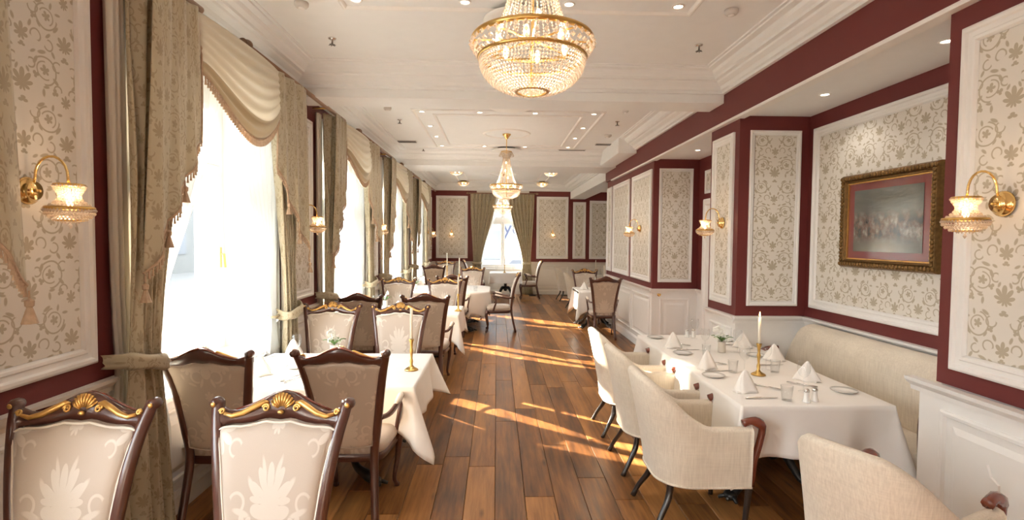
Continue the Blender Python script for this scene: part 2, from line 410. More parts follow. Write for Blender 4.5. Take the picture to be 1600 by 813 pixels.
# ---------------------------------------------------------------- planes, mouldings
class PL:   # a wall plane: origin o, u along, v up, n into the room
    def __init__(s, o, u, n, v=(0, 0, 1)): s.o = Vector(o); s.u = Vector(u); s.v = Vector(v); s.n = Vector(n)
    def p(s, a, b, d=0): return s.o+s.u*a+s.v*b+s.n*d
def loop_frame(pl, a0, a1, b0, b1, prof, mb=None):
    mb = mb or MB(); rows = []
    for ins, h in prof:
        rows.append([pl.p(a0+ins, b0+ins, h), pl.p(a1-ins, b0+ins, h), pl.p(a1-ins, b1-ins, h), pl.p(a0+ins, b1-ins, h)])
    mb.quadstrip(rows, closed_u=True); return mb
FRAME_PROF = [(0, 0), (0, .022), (.012, .03), (.028, .03), (.034, .016), (.058, .014), (.062, .022), (.078, .022), (.09, .003)]
THIN_PROF = [(0, 0), (0, .014), (.008, .02), (.02, .02), (.026, .010), (.04, .012), (.05, .002)]
def papered(pl, a0, a1, b0, b1, parent, prof=FRAME_PROF):
    w = prof[-1][0]; m = MB(); cx = (a0+a1)/2
    A, B, C, D = a0+w, a1-w, b0+w, b1-w
    m.poly([pl.p(A, C, .0075), pl.p(B, C, .0075), pl.p(B, D, .0075), pl.p(A, D, .0075)], [(x-cx+.23, y) for x, y in ((A, C), (B, C), (B, D), (A, D))])
    m.build('wallpaper_panel', PAPER, parent)
    loop_frame(pl, a0, a1, b0, b1, prof).build('panel_moulding', WHITE, parent, bevel=.002, bseg=1)
def wainscot(pl, a0, a1, parent, z0=.2, z1=.90, mat=WHITE, rails=False):
    loop_frame(pl, a0, a1, z0, z1, [(0, 0), (0, .012), (.01, .018), (.025, .016), (.035, -.004), (.055, -.004), (.10, .010)]).build('wainscot_moulding', mat, parent)
    m = MB(); m.prism([(a0+.1, z0+.1), (a1-.1, z0+.1), (a1-.1, z1-.1), (a0+.1, z1-.1)], lambda a, b, d: pl.p(a, b, d), -.01, .010); m.build('wainscot_panel', mat, parent)
def rail(pl, a0, a1, parent, z=1.03, mat=WHITE):
    prof = [(z-.075, 0), (z-.075, .012), (z-.05, .016), (z-.04, .03), (z-.02, .05), (z, .055), (z, 0)]
    m = MB(); m.quadstrip([[pl.p(a, b, d) for b, d in prof] for a in (a0, a1)])
    k = len(prof); m.f.append(tuple(range(k))); m.f.append(tuple(range(k, 2*k))[::-1]); m.build('chair_rail', mat, parent)
def skirting(pl, segs, name, mat=WHITE):
    m = MB()
    for a0, a1 in segs:
        n0 = len(m.v); prof = [(0, 0), (0, .022), (.11, .022), (.13, .010), (.14, 0)]
        m.quadstrip([[pl.p(a, b, d) for b, d in prof] for a in (a0, a1)])
        k = len(prof); m.f.append(tuple(n0+i for i in range(k))); m.f.append(tuple(n0+k+i for i in range(k))[::-1])
    return tag(m.build(name, mat), kind='structure')

XL, XR, XN, YE, ZC = -2.05, 2.38, 3.08, 16.9, 3.48
Y0 = -4.2
# ---------------------------------------------------------------- floor of planks
floor = tag(MB().box(-2.3, 5.2, Y0-.3, YE+.3, -.12, -.02).build('floor', plain('subfloor', (.03, .018, .01), .9)), kind='structure')
def plank_mesh(L, w=.205):
    m = MB(); c = .003; x = w/2-.0012; y = L/2-.0012
    m.quadstrip([[(-x, -y, -.02), (x, -y, -.02), (x, y, -.02), (-x, y, -.02)], [(-x, -y, -c), (x, -y, -c), (x, y, -c), (-x, y, -c)],
                 [(-x+c, -y+c, 0), (x-c, -y+c, 0), (x-c, y-c, 0), (-x+c, y-c, 0)]], closed_u=True)
    n = len(m.v); m.f.append((n-4, n-3, n-2, n-1)); return m.mesh('plank', FLOORM)
PLM = {L: plank_mesh(L) for L in (1.1, 1.5, 1.9, 2.4)}
rest = MB()
for i in range(25):
    x = -2.05+.205*(i+.5); xe = x
    y = -1.2-random.random()*1.5
    if x > 2.4: y = 1.9-random.random()
    while y < YE:
        L = random.choice((1.5, 1.9, 2.4, 1.1, 1.9)); 
        if y > 8: L = random.choice((1.9, 2.4))
        if y+L/2 < YE and not (x > 2.45 and 8.1 < y+L/2 < 11.2):
            o = bpy.data.objects.new('plank', PLM[L]); COL.objects.link(o); o.parent = floor; o.location = (x, y+L/2, 0)
        y += L
MB().box(-2.3, 5.2, Y0, -1.2, -.02, -.004).build('rear_boarding', FLOORM, floor)
MB().box(3.1, 5.2, 11.3, YE, -.02, -.003).build('side_boarding', FLOORM, floor)

# ---------------------------------------------------------------- left wall with its windows
def wallbox(segs, name, mat, parent=None, kind='structure'):
    m = MB()
    for s in segs: m.box(*s)
    o = m.build(name, mat, parent)
    return tag(o, kind=kind) if parent is None else o
HW, SILL, HEAD = .94, .74, 3.05
segs = []; edges = [Y0]
for y in WIN_Y:
    segs += [(-2.75, XL, y-HW, y+HW, 0, SILL), (-2.75, XL, y-HW, y+HW, HEAD, 3.6)]; edges += [y-HW, y+HW]
edges.append(YE)
for a, b in zip(edges[::2], edges[1::2]): segs.append((-2.75, XL, a, b, 0, 3.6))
wall_left = wallbox(segs, 'wall_left', WHITE)
PLL = PL((XL, 0, 0), (0, 1, 0), (1, 0, 0))
pads = []
piers = [(a, b) for a, b in zip(edges[::2], edges[1::2])][1:]
m = MB()
for a, b in piers: m.box(XL-.01, XL+.004, a+.085, b-.085 if b < YE else b, 1.03, 3.28)
m.box(XL-.01, XL+.004, Y0, WIN_Y[0]-HW-.085, 1.03, 3.28)
for y in WIN_Y: m.box(XL-.01, XL+.004, y-HW-.09, y+HW+.09, HEAD+.09, 3.28)
m.build('red_wall_field', RED, wall_left)
for a, b in piers:
    c = (a+b)/2
    if b >= YE: papered(PLL, a+.25, b-.25, 1.13, 3.04, wall_left)
    else: papered(PLL, c-.37, c+.37, 1.13, 3.04, wall_left)
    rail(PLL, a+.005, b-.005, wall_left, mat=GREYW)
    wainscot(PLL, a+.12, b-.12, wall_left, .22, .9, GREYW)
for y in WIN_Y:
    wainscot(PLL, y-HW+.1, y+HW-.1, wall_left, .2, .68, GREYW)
    m = MB()     # architrave
    prof = [(0, 0), (0, .012), (.03, .02), (.07, .022), (.085, .03), (.085, 0)]
    rows = []
    for off, h in prof: rows.append([PLL.p(y-HW-off, SILL, h), PLL.p(y-HW-off, HEAD+off, h), PLL.p(y+HW+off, HEAD+off, h), PLL.p(y+HW+off, SILL, h)])
    m.quadstrip(rows).build('window_architrave', WHITE, wall_left)
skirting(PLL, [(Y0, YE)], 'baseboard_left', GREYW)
def window(idx, pl, w, z0, z1, n_case=2):
    """pl: plane whose u is centred on the window and n points indoors."""
    r = tag(empty('window_%d' % idx), kind='structure')
    fr = MB(); T = .07
    def bar(a0, a1, b0, b1, d0=-.03, d1=.04, mb=fr): mb.prism([(a0, b0), (a1, b0), (a1, b1), (a0, b1)], lambda a, b, d: pl.p(a, b, d), d0, d1)
    zt = 2.30
    loop_frame(pl, -w, w, z0, z1, [(0, -.03), (0, .04), (T-.008, .04), (T, .032), (T, -.03), (0, -.03)]).build('window_frame', WHITE, r)
    tb = MB(); bar(-w+T, w-T, zt, zt+.10, -.03, .038, tb); tb.build('transom', WHITE, r)
    cw = 2*(w-T)/n_case
    for k in range(n_case):
        a0 = -w+T+k*cw+.003; a1 = a0+cw-.006
        for (b0, b1) in ((z0+T+.003, zt-.003), (zt+.103, z1-T-.003)):
            t = .062
            so = loop_frame(pl, a0, a1, b0, b1, [(0, .0), (0, .055), (t-.015, .055), (t, .035), (t, .0), (0, .0)]).build('sash', WHITE, r)
            g = MB().poly([pl.p(a0+t, b0+t, .022), pl.p(a1-t, b0+t, .022), pl.p(a1-t, b1-t, .022), pl.p(a0+t, b1-t, .022)]); g.build('pane', GLASS, so)
            if b0 < 1 and k == n_case-1:
                h = MB(); h.tube([pl.p(a1-.03, 1.62, .06), pl.p(a1-.03, 1.62, .09), pl.p(a1-.03, 1.50, .10)], .009, 8); h.prism([(a1-.045, 1.50), (a1-.015, 1.50), (a1-.015, 1.68), (a1-.045, 1.68)], lambda a, b, d: pl.p(a, b, d), .056, .062)
                h.build('handle', OLDBR, so)
    sl = MB(); sl.prism([(-w-.02, z0-.035), (w+.02, z0-.035), (w+.02, z0), (-w-.02, z0)], lambda a, b, d: pl.p(a, b, d), -.02, .50 if idx < 7 else .16)
    sl.build('window_sill', WHITE, r, bevel=.008)
    return r
for i, y in enumerate(WIN_Y): window(i+1, PL((-2.52, y, 0), (0, 1, 0), (1, 0, 0)), HW, SILL+.035, HEAD)

# ---------------------------------------------------------------- end wall
PLE = PL((0, YE, 0), (1, 0, 0), (0, -1, 0))
ew0, ew1 = -.56, .94
wall_back = wallbox([(-2.75, ew0, YE, YE+.35, 0, 3.6), (ew1, 5.2, YE, YE+.35, 0, 3.6), (ew0, ew1, YE, YE+.35, 0, .78), (ew0, ew1, YE, YE+.35, 3.05, 3.6)], 'wall_back', GREYW)
MB().box(XL, ew0-.08, YE-.004, YE+.01, 1.03, 3.29).box(ew1+.08, 5.1, YE-.004, YE+.01, 1.03, 3.29).build('red_wall_field', RED, wall_back)
papered(PLE, -1.92, -.92, 1.14, 3.11, wall_back); papered(PLE, 1.26, 2.27, 1.14, 3.11, wall_back); papered(PLE, 2.42, 2.83, 1.14, 2.95, wall_back); papered(PLE, 2.95, 3.9, 1.14, 3.0, wall_back)
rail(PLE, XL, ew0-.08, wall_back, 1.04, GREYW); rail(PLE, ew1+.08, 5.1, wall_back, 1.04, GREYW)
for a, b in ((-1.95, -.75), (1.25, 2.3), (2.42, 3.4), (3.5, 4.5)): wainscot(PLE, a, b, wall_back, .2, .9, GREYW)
skirting(PLE, [(XL, 5.1)], 'baseboard_back', GREYW)
window(7, PL(((ew0+ew1)/2, YE+.17, 0), (1, 0, 0), (0, -1, 0)), (ew1-ew0)/2, .815, 3.05)

# ---------------------------------------------------------------- right side: niches and pillars
wall_right = wallbox([(XN, XN+.2, Y0, 11.4, 0, 3.6), (5.1, 5.3, 11.2, YE+.3, 0, 3.6), (XN, 5.2, 11.25, 11.45, 0, 3.6)], 'wall_right', WHITE)
PLN = PL((XN, 0, 0), (0, 1, 0), (-1, 0, 0))
def pillar(y0, y1, side_panels, wide=0):
    p = wallbox([(XR+.012, XN+.05, y0+.012, y1-.012, 0, 3.28)], 'pillar', WHITE, wall_right)
    MB().box(XR-.004, XN, y0-.004, y1+.004, 1.03, 3.0).build('red_wall_field', RED, p)
    q = PL((XR-.004, 0, 0), (0, 1, 0), (-1, 0, 0))
    for a, b in side_panels: papered(q, a, b, 1.12, 2.86, p)
    MB().box(XR-wide, XN, y0-(wide and .08), y1+(wide and .08), 0, 1.0).build('dado_base', WHITE, p)
    q2 = PL((XR-wide, 0, 0), (0, 1, 0), (-1, 0, 0)); rail(q2, y0-(.13 if wide else .02), y1+(.13 if wide else .0), p)
    return p, q2
p1, q1 = pillar(2.05, 2.77, [(2.14, 2.68)], .03)
wainscot(q1, 2.14, 2.70, p1, .2, .9)
m = MB()    # routed scroll ornament on the raised panel of the near pillar
for sgn in (1,):
    m.tube([q1.p(a, b, .012) for a, b in ((2.42, .72), (2.40, .67), (2.36, .65), (2.36, .52), (2.40, .50), (2.42, .48))], .008, 6)
m.build('routed_ornament', WHITE, p1)
p2, q2 = pillar(5.2, 5.88, [(5.29, 5.80)], .0); wainscot(q2, 5.27, 5.81, p2, .2, .9)
p3, q3 = pillar(8.05, 11.42, [(8.12, 9.28), (9.46, 10.77), (10.93, 11.36)], .0)
for a, b in ((8.15, 9.2), (9.3, 10.35), (10.45, 11.3)): wainscot(q3, a, b, p3, .2, .9)
# end faces that look at the camera
for par, y, a0, a1, door in ((p2, 5.2, 2.48, 2.99, 0), (p3, 8.05, 2.46, 2.98, 1)):
    f = PL((0, y-.004, 0), (1, 0, 0), (0, -1, 0)); papered(f, a0, a1, 1.13, 2.86, par, THIN_PROF)
    f2 = PL((0, y, 0), (1, 0, 0), (0, -1, 0)); rail(f2, XR-.03, XN, par)
    if door:
        wainscot(f2, 2.50, 2.96, par, .25, .88)
        MB().lathe([(.001, -.02), (.012, -.018), (.02, -.006), (.03, -.003), (.03, 0)], 14, (2.49, y, .94), 'y').build('brass_knob', BRASS, par)
rail(PLN, 2.8, 5.2, wall_right); rail(PLN, 5.9, 6.2, wall_right); rail(PLN, 7.78, 8.05, wall_right)
wainscot(PLN, 2.95, 5.1, wall_right)
MB().box(XN-.005, XN+.01, 2.77, 5.2, 1.03, 3.0).box(XN-.005, XN+.01, 5.88, 8.05, 1.03, 3.0).box(XN-.005, XN+.01, Y0, 2.05, 1.03, 3.0).build('red_wall_field', RED, wall_right)
pn = PL((XN-.005, 0, 0), (0, 1, 0), (-1, 0, 0)); papered(pn, 2.90, 5.10, 1.13, 2.86, wall_right); papered(pn, 6.2, 7.80, 2.46, 2.80, wall_right, THIN_PROF); papered(pn, .0, 1.9, 1.13, 2.86, wall_right)
door = tag(empty('door_1'), kind='structure')
loop_frame(PLN, 6.25, 7.80, -.12, 2.38, [(0, 0), (0, .03), (.02, .045), (.08, .04), (.1, .02), (.1, 0)]).build('door_casing', WHITE, door)
MB().box(XN-.015, XN, 6.35, 7.70, .0, 2.28).build('door_leaf', WHITE, door)
fas = wallbox([(XR-.05, XR+.02, Y0, 11.42, 3.0, 3.28)], 'red_fascia', RED, wall_right)
tag(MB().box(XR-.055, XR+.04, Y0, 10.9, 2.972, 3.0).build('trim_1', WHITE, bevel=.005), kind='structure')
wallbox([(XR+.02, XN+.05, Y0, 11.42, 3.0, 3.1)], 'niche_soffit', CEIL, wall_right)
skirting(PL((XR, 0, 0), (0, 1, 0), (-1, 0, 0)), [(2.0, 2.8), (5.2, 5.88), (8.05, 11.42)], 'baseboard_right')
tag(wallbox([(-2.75, 5.3, Y0-.2, Y0, 0, 3.6)], 'wall_front', WHITE), kind='structure')

# ---------------------------------------------------------------- ceiling, beams, cornices
ceiling = wallbox([(-2.75, 5.3, Y0-.2, YE+.3, ZC, ZC+.15)], 'ceiling', CEIL)
MB().box(XL, XR, 5.48, 5.86, 3.19, ZC).build('beam', CEIL, ceiling, bevel=.006)
MB().box(XL, XR, 10.46, 11.45, 3.19, ZC).build('beam', CEIL, ceiling, bevel=.006)
MB().box(2.02, XR-.05, 8.9, 10.46, 3.22, ZC).build('bulkhead', CEIL, ceiling, bevel=.006)
MB().box(2.33, 2.80, 11.45, YE, 3.04, ZC).build('beam', CEIL, ceiling, bevel=.006)
MB().box(2.80, 5.2, 11.45, YE, 3.27, ZC).build('side_ceiling', CEIL, ceiling)
PC = PL((0, 0, 0), (1, 0, 0), (0, 0, 1), (0, 1, 0))
COR = [(0, 3.275), (.035, 3.275), (.035, 3.30), (.06, 3.305), (.075, 3.335), (.12, 3.36), (.13, 3.375), (.165, 3.38), (.17, 3.40), (.20, 3.425), (.215, 3.452), (.27, 3.457), (.275, 3.468), (.30, 3.468), (.302, ZC)]
XF = XR-.05
for i, (a, b, x1) in enumerate(((Y0, 5.48, XF), (5.86, 10.46, XF), (11.45, YE, 2.33))):
    tag(loop_frame(PC, XL, x1, a, b, COR).build('trim_%d' % (i+2), CEIL), kind='structure')
def strip_frame(x0, x1, y0, y1):
    pc = PL((0, 0, ZC), (1, 0, 0), (0, 0, -1), (0, 1, 0))
    pr = [(0, 0), (0, .012), (.01, .02), (.025, .018), (.035, .008), (.04, 0)]
    loop_frame(pc, x0, x1, y0, y1, pr).build('ceiling_moulding', WHITE, ceiling)
    loop_frame(pc, x0+.26, x1-.26, y0+.26, y1-.26, pr).build('ceiling_moulding', WHITE, ceiling)
strip_frame(-1.15, 1.45, 7.13, 10.05); strip_frame(-1.15, 1.45, 1.2, 4.05)
strip_frame(-1.15, 1.45, 12.6, 15.9)
pc = PL((0, 0, ZC), (1, 0, 0), (0, 0, -1), (0, 1, 0))
for y in (2.5, 8.72, 14.1):
    MB().lathe([(.34, ZC), (.345, ZC-.012), (.36, ZC-.018), (.385, ZC-.012), (.39, ZC)], 40, (.15, y, 0), cap=False).build('ceiling_medallion', WHITE, ceiling)

# ---------------------------------------------------------------- downlights and ceiling fittings
def downlight():
    r = empty('recessed_downlight')
    MB().lathe([(.030, -.001), (.034, -.008), (.046, -.006), (.047, 0)], 20, cap=False).build('trim_ring', WHITE, r, smooth=True)
    MB().lathe([(.001, -.003), (.030, -.003)], 16, cap=False).build('lamp', DLAMP, r)
    return r
DL = downlight(); first = True
def place(proto, first, loc, rz, label, cat, group):
    o = proto if first else dup(proto)
    o.location = loc; o.rotation_euler = (0, 0, rz); return tag(o, label, cat, group)
dls = []
g2 = 'recessed downlights around the ceiling frame beyond the beam'; g1 = 'recessed downlights at the top edge of the photograph'
xs = (-1.02, -.24, .51, 1.31); nm = ('leftmost', 'second from the left', 'third from the left', 'rightmost')
for i, x in enumerate(xs): dls.append((x, 3.91, ZC, 'small round ceiling downlight near the large chandelier, %s of its row' % nm[i], g1, 14))
for i, x in enumerate(xs):
    dls.append((x, 7.27, ZC, 'small round ceiling downlight in the nearest row beyond the beam, %s' % nm[i], g2, 10))
    dls.append((x, 9.92, ZC, 'small round ceiling downlight in the farthest row beyond the beam, %s' % nm[i], g2, 10))
for y, w in ((8.19, 'second'), (9.02, 'third')):
    dls.append((-1.02, y, ZC, 'small ceiling downlight in the left strip beyond the beam, %s from the near corner' % w, g2, 10))
    dls.append((1.31, y, ZC, 'small ceiling downlight in the right strip beyond the beam, %s from the near corner' % w, g2, 10))
g3 = 'recessed downlights in the niche soffits'
dls += [(2.72, 3.20, 3.0, 'recessed soffit downlight nearest the right pillar, above the painting', g3, 6), (2.72, 4.4, 3.0, 'recessed soffit downlight at the far end above the painting', g3, 6), (2.72, 7.2, 3.0, 'recessed soffit downlight in the second niche, beyond the middle pillar', g3, 6)]
for i, (x, y, z, lab, g, e) in enumerate(dls):
    place(DL, i == 0, (x, y, z), 0, lab, 'ceiling light', g)
    add_light('downlight_or_fill_spot', 'SPOT', (x, y, z-.012), e*1.3, (1, .95, .87), (0, 0, -1), size=.03, spot=2.2)
for x in (-1.02, -.24, .51, 1.31):      # added fill spots over and behind the camera, out of view, without fittings
    for y in (-.6, -3.0): add_light('downlight_or_fill_spot', 'SPOT', (x, y, ZC-.012), 9, (1, .93, .84), (0, 0, -1), size=.03, spot=2.4)
def disc(x, y, lab):
    r = tag(empty('ceiling_diffuser', (x, y, ZC)), lab, 'vent', 'white round ceiling diffusers')
    MB().lathe([(.001, -.055), (.24, -.055), (.27, -.048), (.275, -.035), (.26, -.032), (.001, -.032)], 36).build('diffuser_disc', WHITE, r, smooth=True)
    MB().lathe([(.20, -.033), (.20, 0)], 30, cap=False).build('diffuser_neck', DARKP, r)
disc(.16, 4.14, 'white round ceiling diffuser partly behind the largest chandelier'); disc(.16, 6.8, 'white round ceiling diffuser just below the largest chandelier in view'); disc(.17, 10.13, 'white round ceiling diffuser behind the crown of the second chandelier')
def sprinkler(x, y, lab):
    r = tag(empty('sprinkler_head', (x, y, ZC)), lab, 'sprinkler', 'sprinkler heads')
    MB().lathe([(.035, 0), (.03, -.008), (.008, -.01), (.008, -.05)], 14).build('escutcheon', STEEL, r, smooth=True)
    m = MB(); m.lathe([(.022, -.055), (.022, -.052)], 12)
    for k in range(6):
        a = k*PI/3; m.tube([(0, 0, -.053), (.03*math.cos(a), .03*math.sin(a), -.058)], .003, 5)
    m.build('deflector', DARKP, r)
sprinkler(-1.42, 4.67, 'chrome ceiling sprinkler left of the largest chandelier'); sprinkler(1.75, 4.66, 'chrome ceiling sprinkler right of the largest chandelier')
sprinkler(-1.41, 7.79, 'small sprinkler beyond the beam, on the left of the ceiling'); sprinkler(1.73, 7.71, 'small sprinkler beyond the beam, on the right of the ceiling'); sprinkler(-1.40, 10.2, 'farthest small sprinkler on the left of the ceiling')
def detector(x, y, lab, r0=.05):
    r = tag(empty('smoke_detector', (x, y, ZC)), lab, 'detector', 'round ceiling detectors')
    MB().lathe([(r0, 0), (r0, -.02), (r0*.8, -.035), (.001, -.04)], 20).build('detector_body', PLAST, r, smooth=True)
    MB().lathe([(r0*.5, -.034), (r0*.45, -.045), (.001, -.048)], 14).build('sensor_cap', WHITE, r, smooth=True)
detector(-1.43, 3.98, 'round grey ceiling detector at the top left of the photograph'); detector(1.72, 3.95, 'round grey ceiling detector at the top right of the photograph'); detector(-1.44, 7.08, 'round detector just beyond the beam on the left'); detector(1.68, 7.02, 'round detector just beyond the beam on the right', .04); detector(1.80, 8.7, 'white box-like detector near the right cornice, by the vents', .06)
def grille(x, y, sx, sy, lab):
    r = tag(empty('ceiling_vent', (x, y, ZC)), lab, 'vent', 'slotted ceiling vents')
    MB().box(-sx, sx, -sy, sy, -.012, 0).build('vent_frame', PLAST, r, bevel=.003)
    for k in range(5):
        yy = -sy*.8+k*sy*.4; MB().box(-sx*.92, sx*.92, yy-.01, yy+.01, -.02, -.008).build('slat', DARKP, r)
grille(1.42, 10.22, .27, .07, 'wide slotted ceiling vent at the end of the right light strip'); grille(1.92, 9.52, .18, .06, 'small slotted ceiling vent beside the right cornice'); grille(-1.59, 9.5, .17, .07, 'small slotted ceiling vent beside the left cornice')

# ---------------------------------------------------------------- chandeliers
def chandelier():
    r = empty('crystal_chandelier')
    MB().lathe([(.07, 3.48), (.07, 3.465), (.045, 3.44), (.025, 3.41), (.02, 3.40), (.001, 3.40)], 20).build('canopy', BRASS, r, smooth=True)
    MB().lathe([(.007, 3.42), (.007, 2.42)], 8).build('rod', BRASS, r)
    def ring(R, z, h, w=.012): return MB().lathe([(R-w, z-h), (R, z-h), (R+.006, z), (R, z+h), (R-w, z+h), (R-w, z-h)], 48, cap=False)
    ring(.29, 2.875, .010).build('upper_ring', OLDBR, r, smooth=True)
    ring(.258, 2.80, .007).build('lower_ring', OLDBR, r, smooth=True)
    ring(.095, 3.42, .008).build('crown_ring', OLDBR, r, smooth=True)
    ring(.078, 2.655, .004, .008).build('base_ring', OLDBR, r, smooth=True)
    m = MB()
    for k in range(8):
        a = k*PI/4; m.tube([(0, 0, 2.88), (.28*math.cos(a), .28*math.sin(a), 2.875)], .005, 5)
    m.build('spokes', BRASS, r)
    m = MB()      # crown spray, tent of strands
    for k in range(28):
        a = 2*PI*k/28; ca, sa = math.cos(a), math.sin(a)
        for j in range(4): m.bead((ca*(.095+.012*j), sa*(.095+.012*j), 3.42-.022*j), .008, .012)
        for j in range(6): m.bead((ca*(.095-.035*sm(j/5)), sa*(.095-.035*sm(j/5)), 3.34-.018*j+.06), .007, .009)
    N = 34
    for k in range(N):
        a = 2*PI*k/N; ca, sa = math.cos(a), math.sin(a)
        for j in range(36):
            t = j/35; R = .058+.118*(t**1.7); m.bead((ca*R, sa*R, 3.36-.46*t), .0058, .0072)
    for k in range(40):
        a = 2*PI*k/40
        for q in range(3): m.bead(((.295-.03*q/2.)*math.cos(a), (.295-.03*q/2.)*math.sin(a), 2.855-.022*q), .012, .013)
    m.build('crystal_strands', CRYS, r)['kind'] = 'stuff'
    m = MB()      # bowl of beads in rings
    for j in range(15):
        t = j/14; R = .252*math.cos(t*1.25); z = 2.79-.135*math.sin(t*1.45)/math.sin(1.45); n = max(16, int(R*2*PI/.016))
        for k in range(n):
            a = 2*PI*(k+.5*(j % 2))/n; m.bead((R*math.cos(a), R*math.sin(a), z), .0072, .0075)
    for k in range(12): m.bead((.045*math.cos(k*PI/6), .045*math.sin(k*PI/6), 2.652), .014, .008)
    m.bead((0, 0, 2.65), .03, .012)
    m.build('crystal_bowl', CRYS, r)['kind'] = 'stuff'
    for k in range(6):
        a = k*PI/3+.3; MB().ell((.17*math.cos(a), .17*math.sin(a), 2.86), (.014, .014, .03), 8, 6).build('bulb', BULB, r, smooth=True)
    for k in range(3):
        a = k*2*PI/3+.3; MB().ell((.03*math.cos(a), .03*math.sin(a), 3.0+.12*k), (.012, .012, .02), 8, 6).build('bulb', BULB, r, smooth=True)
    for o in r.children:
        if o.name.split('.')[0] not in ('canopy', 'rod'): o.location.z = -.228; o.scale = (.913, .913, 1)
    return r
CH = chandelier()
for i, (y, lab) in enumerate(((2.37, 'largest crystal chandelier at the top centre, nearest the viewer'), (8.75, 'second crystal chandelier, hanging beyond the ceiling beam'), (14.1, 'farthest crystal chandelier, small, in front of the end window'))):
    place(CH, i == 0, (.15, y, 0), 0, lab, 'chandelier', 'crystal chandeliers down the middle of the room')
    add_light('chandelier_glow', 'POINT', (.15, y, 2.61), 7, (1, .84, .68), size=.1)
    add_light('chandelier_glow', 'POINT', (.15, y, 2.85), 2.5, (1, .84, .68), size=.04)
def flush():
    r = empty('crystal_ceiling_lamp')
    MB().lathe([(.10, 3.48), (.10, 3.45), (.17, 3.44), (.17, 3.425), (.001, 3.425)], 24).build('brass_plate', BRASS, r, smooth=True)
    m = MB()
    for j in range(5):
        R = .165*math.cos(j*.33); z = 3.415-.085*math.sin(j*.33)/.97; n = int(max(6, R*2*PI/.026))
        for k in range(n): m.bead((R*math.cos(2*PI*k/n), R*math.sin(2*PI*k/n), z), .012, .013)
    m.build('crystal_bowl', CRYS, r)['kind'] = 'stuff'
    for k in range(3): MB().ell((.07*math.cos(k*2.1), .07*math.sin(k*2.1), 3.40), (.015, .015, .02), 8, 5).build('bulb', BULB, r, smooth=True)
    return r
FL = flush()
for i, (x, y, lab) in enumerate(((-1.0, 13.2, 'near left crystal ceiling lamp of the far room'), (-1.0, 15.9, 'far left crystal ceiling lamp, close to the end wall'), (1.33, 13.2, 'near right crystal ceiling lamp of the far room'), (1.35, 15.9, 'far right crystal ceiling lamp, close to the end wall'))):
    place(FL, i == 0, (x, y, 0), 0, lab, 'ceiling light', 'flush crystal ceiling lamps of the far room')
    add_light('lamp_glow', 'POINT', (x, y, 3.36), 3.5, (1, .78, .55), size=.06)

# ---------------------------------------------------------------- wall sconces (local +x into the room)
def sconce():
    r = empty('crystal_wall_sconce')
    MB().lathe([(.060, 0), (.060, .008), (.052, .016), (.040, .03), (.040, .036), (.001, .038)], 24, (0, 0, 0), 'x').build('backplate', BRASS, r, smooth=True)
    MB().ell((.044, .008, 0), (.01, .009, .008), 8, 5).ell((.044, -.008, 0), (.01, .009, .008), 8, 5).build('screw', OLDBR, r, smooth=True)
    path = [(.03, 0, .03)]+[(.105-.07*math.cos(a), 0, .06+.09*math.sin(a)) for a in frange(0, PI, 12)]+[(.178, 0, .02)]
    MB().tube(path, .0055, 8).build('arm', BRASS, r, smooth=True)
    cx = .18
    for R, z, h, nm_ in ((.056, .025, .006, 'crown_ring'), (.088, -.075, .007, 'middle_ring'), (.05, -.128, .004, 'base_ring')):
        MB().lathe([(R-.008, z-h), (R, z-h), (R+.003, z), (R, z+h), (R-.008, z+h), (R-.008, z-h)], 28, (cx, 0, 0), cap=False).build(nm_, OLDBR, r, smooth=True)
    m = MB()
    for j, (R, z) in enumerate(((.058, .02), (.052, .008), (.044, -.004), (.038, -.016), (.038, -.028), (.045, -.040), (.056, -.052), (.07, -.064), (.090, -.085), (.086, -.099), (.074, -.112), (.058, -.124), (.03, -.133))):
        n = int(2*PI*R/.0135)
        for k in range(n): a = 2*PI*(k+.5*(j % 2))/n; m.bead((cx+R*math.cos(a), R*math.sin(a), z), .0072, .0082)
    m.bead((cx, 0, -.152), .011, .014)
    m.build('crystal_basket', CRYS, r)['kind'] = 'stuff'
    MB().ell((cx, 0, -.045), (.013, .013, .028), 10, 6).build('bulb', BULB, r, smooth=True)
    return r
SN = sconce()
sc = [(XL+.01, 2.38, 1.97, 0, 'crystal wall sconce at the left edge, on the nearest patterned panel'), (XL+.01, 5.58, 1.96, 0, 'crystal wall sconce on the left wall between the first and second windows'), (XL+.01, 8.78, 1.96, 0, 'crystal wall sconce on the left wall between the second and third windows'), (XL+.01, 15.7, 1.93, 0, 'farthest crystal sconce on the left wall, before the corner'),
      (XR-.02, 2.42, 1.96, PI, 'crystal wall sconce on the nearest right pillar, beside the painting'), (XR-.02, 5.52, 1.96, PI, 'crystal wall sconce on the middle right pillar'), (XR-.02, 8.72, 1.96, PI, 'crystal wall sconce on the right wall beyond the second niche'),
      (-1.42, YE-.02, 1.92, -PI/2, 'crystal sconce on the end wall, left of the window'), (1.77, YE-.02, 1.92, -PI/2, 'crystal sconce on the end wall, right of the window')]
for i, (x, y, z, rz, lab) in enumerate(sc):
    place(SN, i == 0, (x, y, z), rz, lab, 'wall lamp', 'crystal wall sconces')
    d = Vector((math.cos(rz), math.sin(rz)))*.18
    add_light('sconce_glow', 'POINT', (x+d.x, y+d.y, z-.01), 1.5, (1, .70, .42), size=.03)

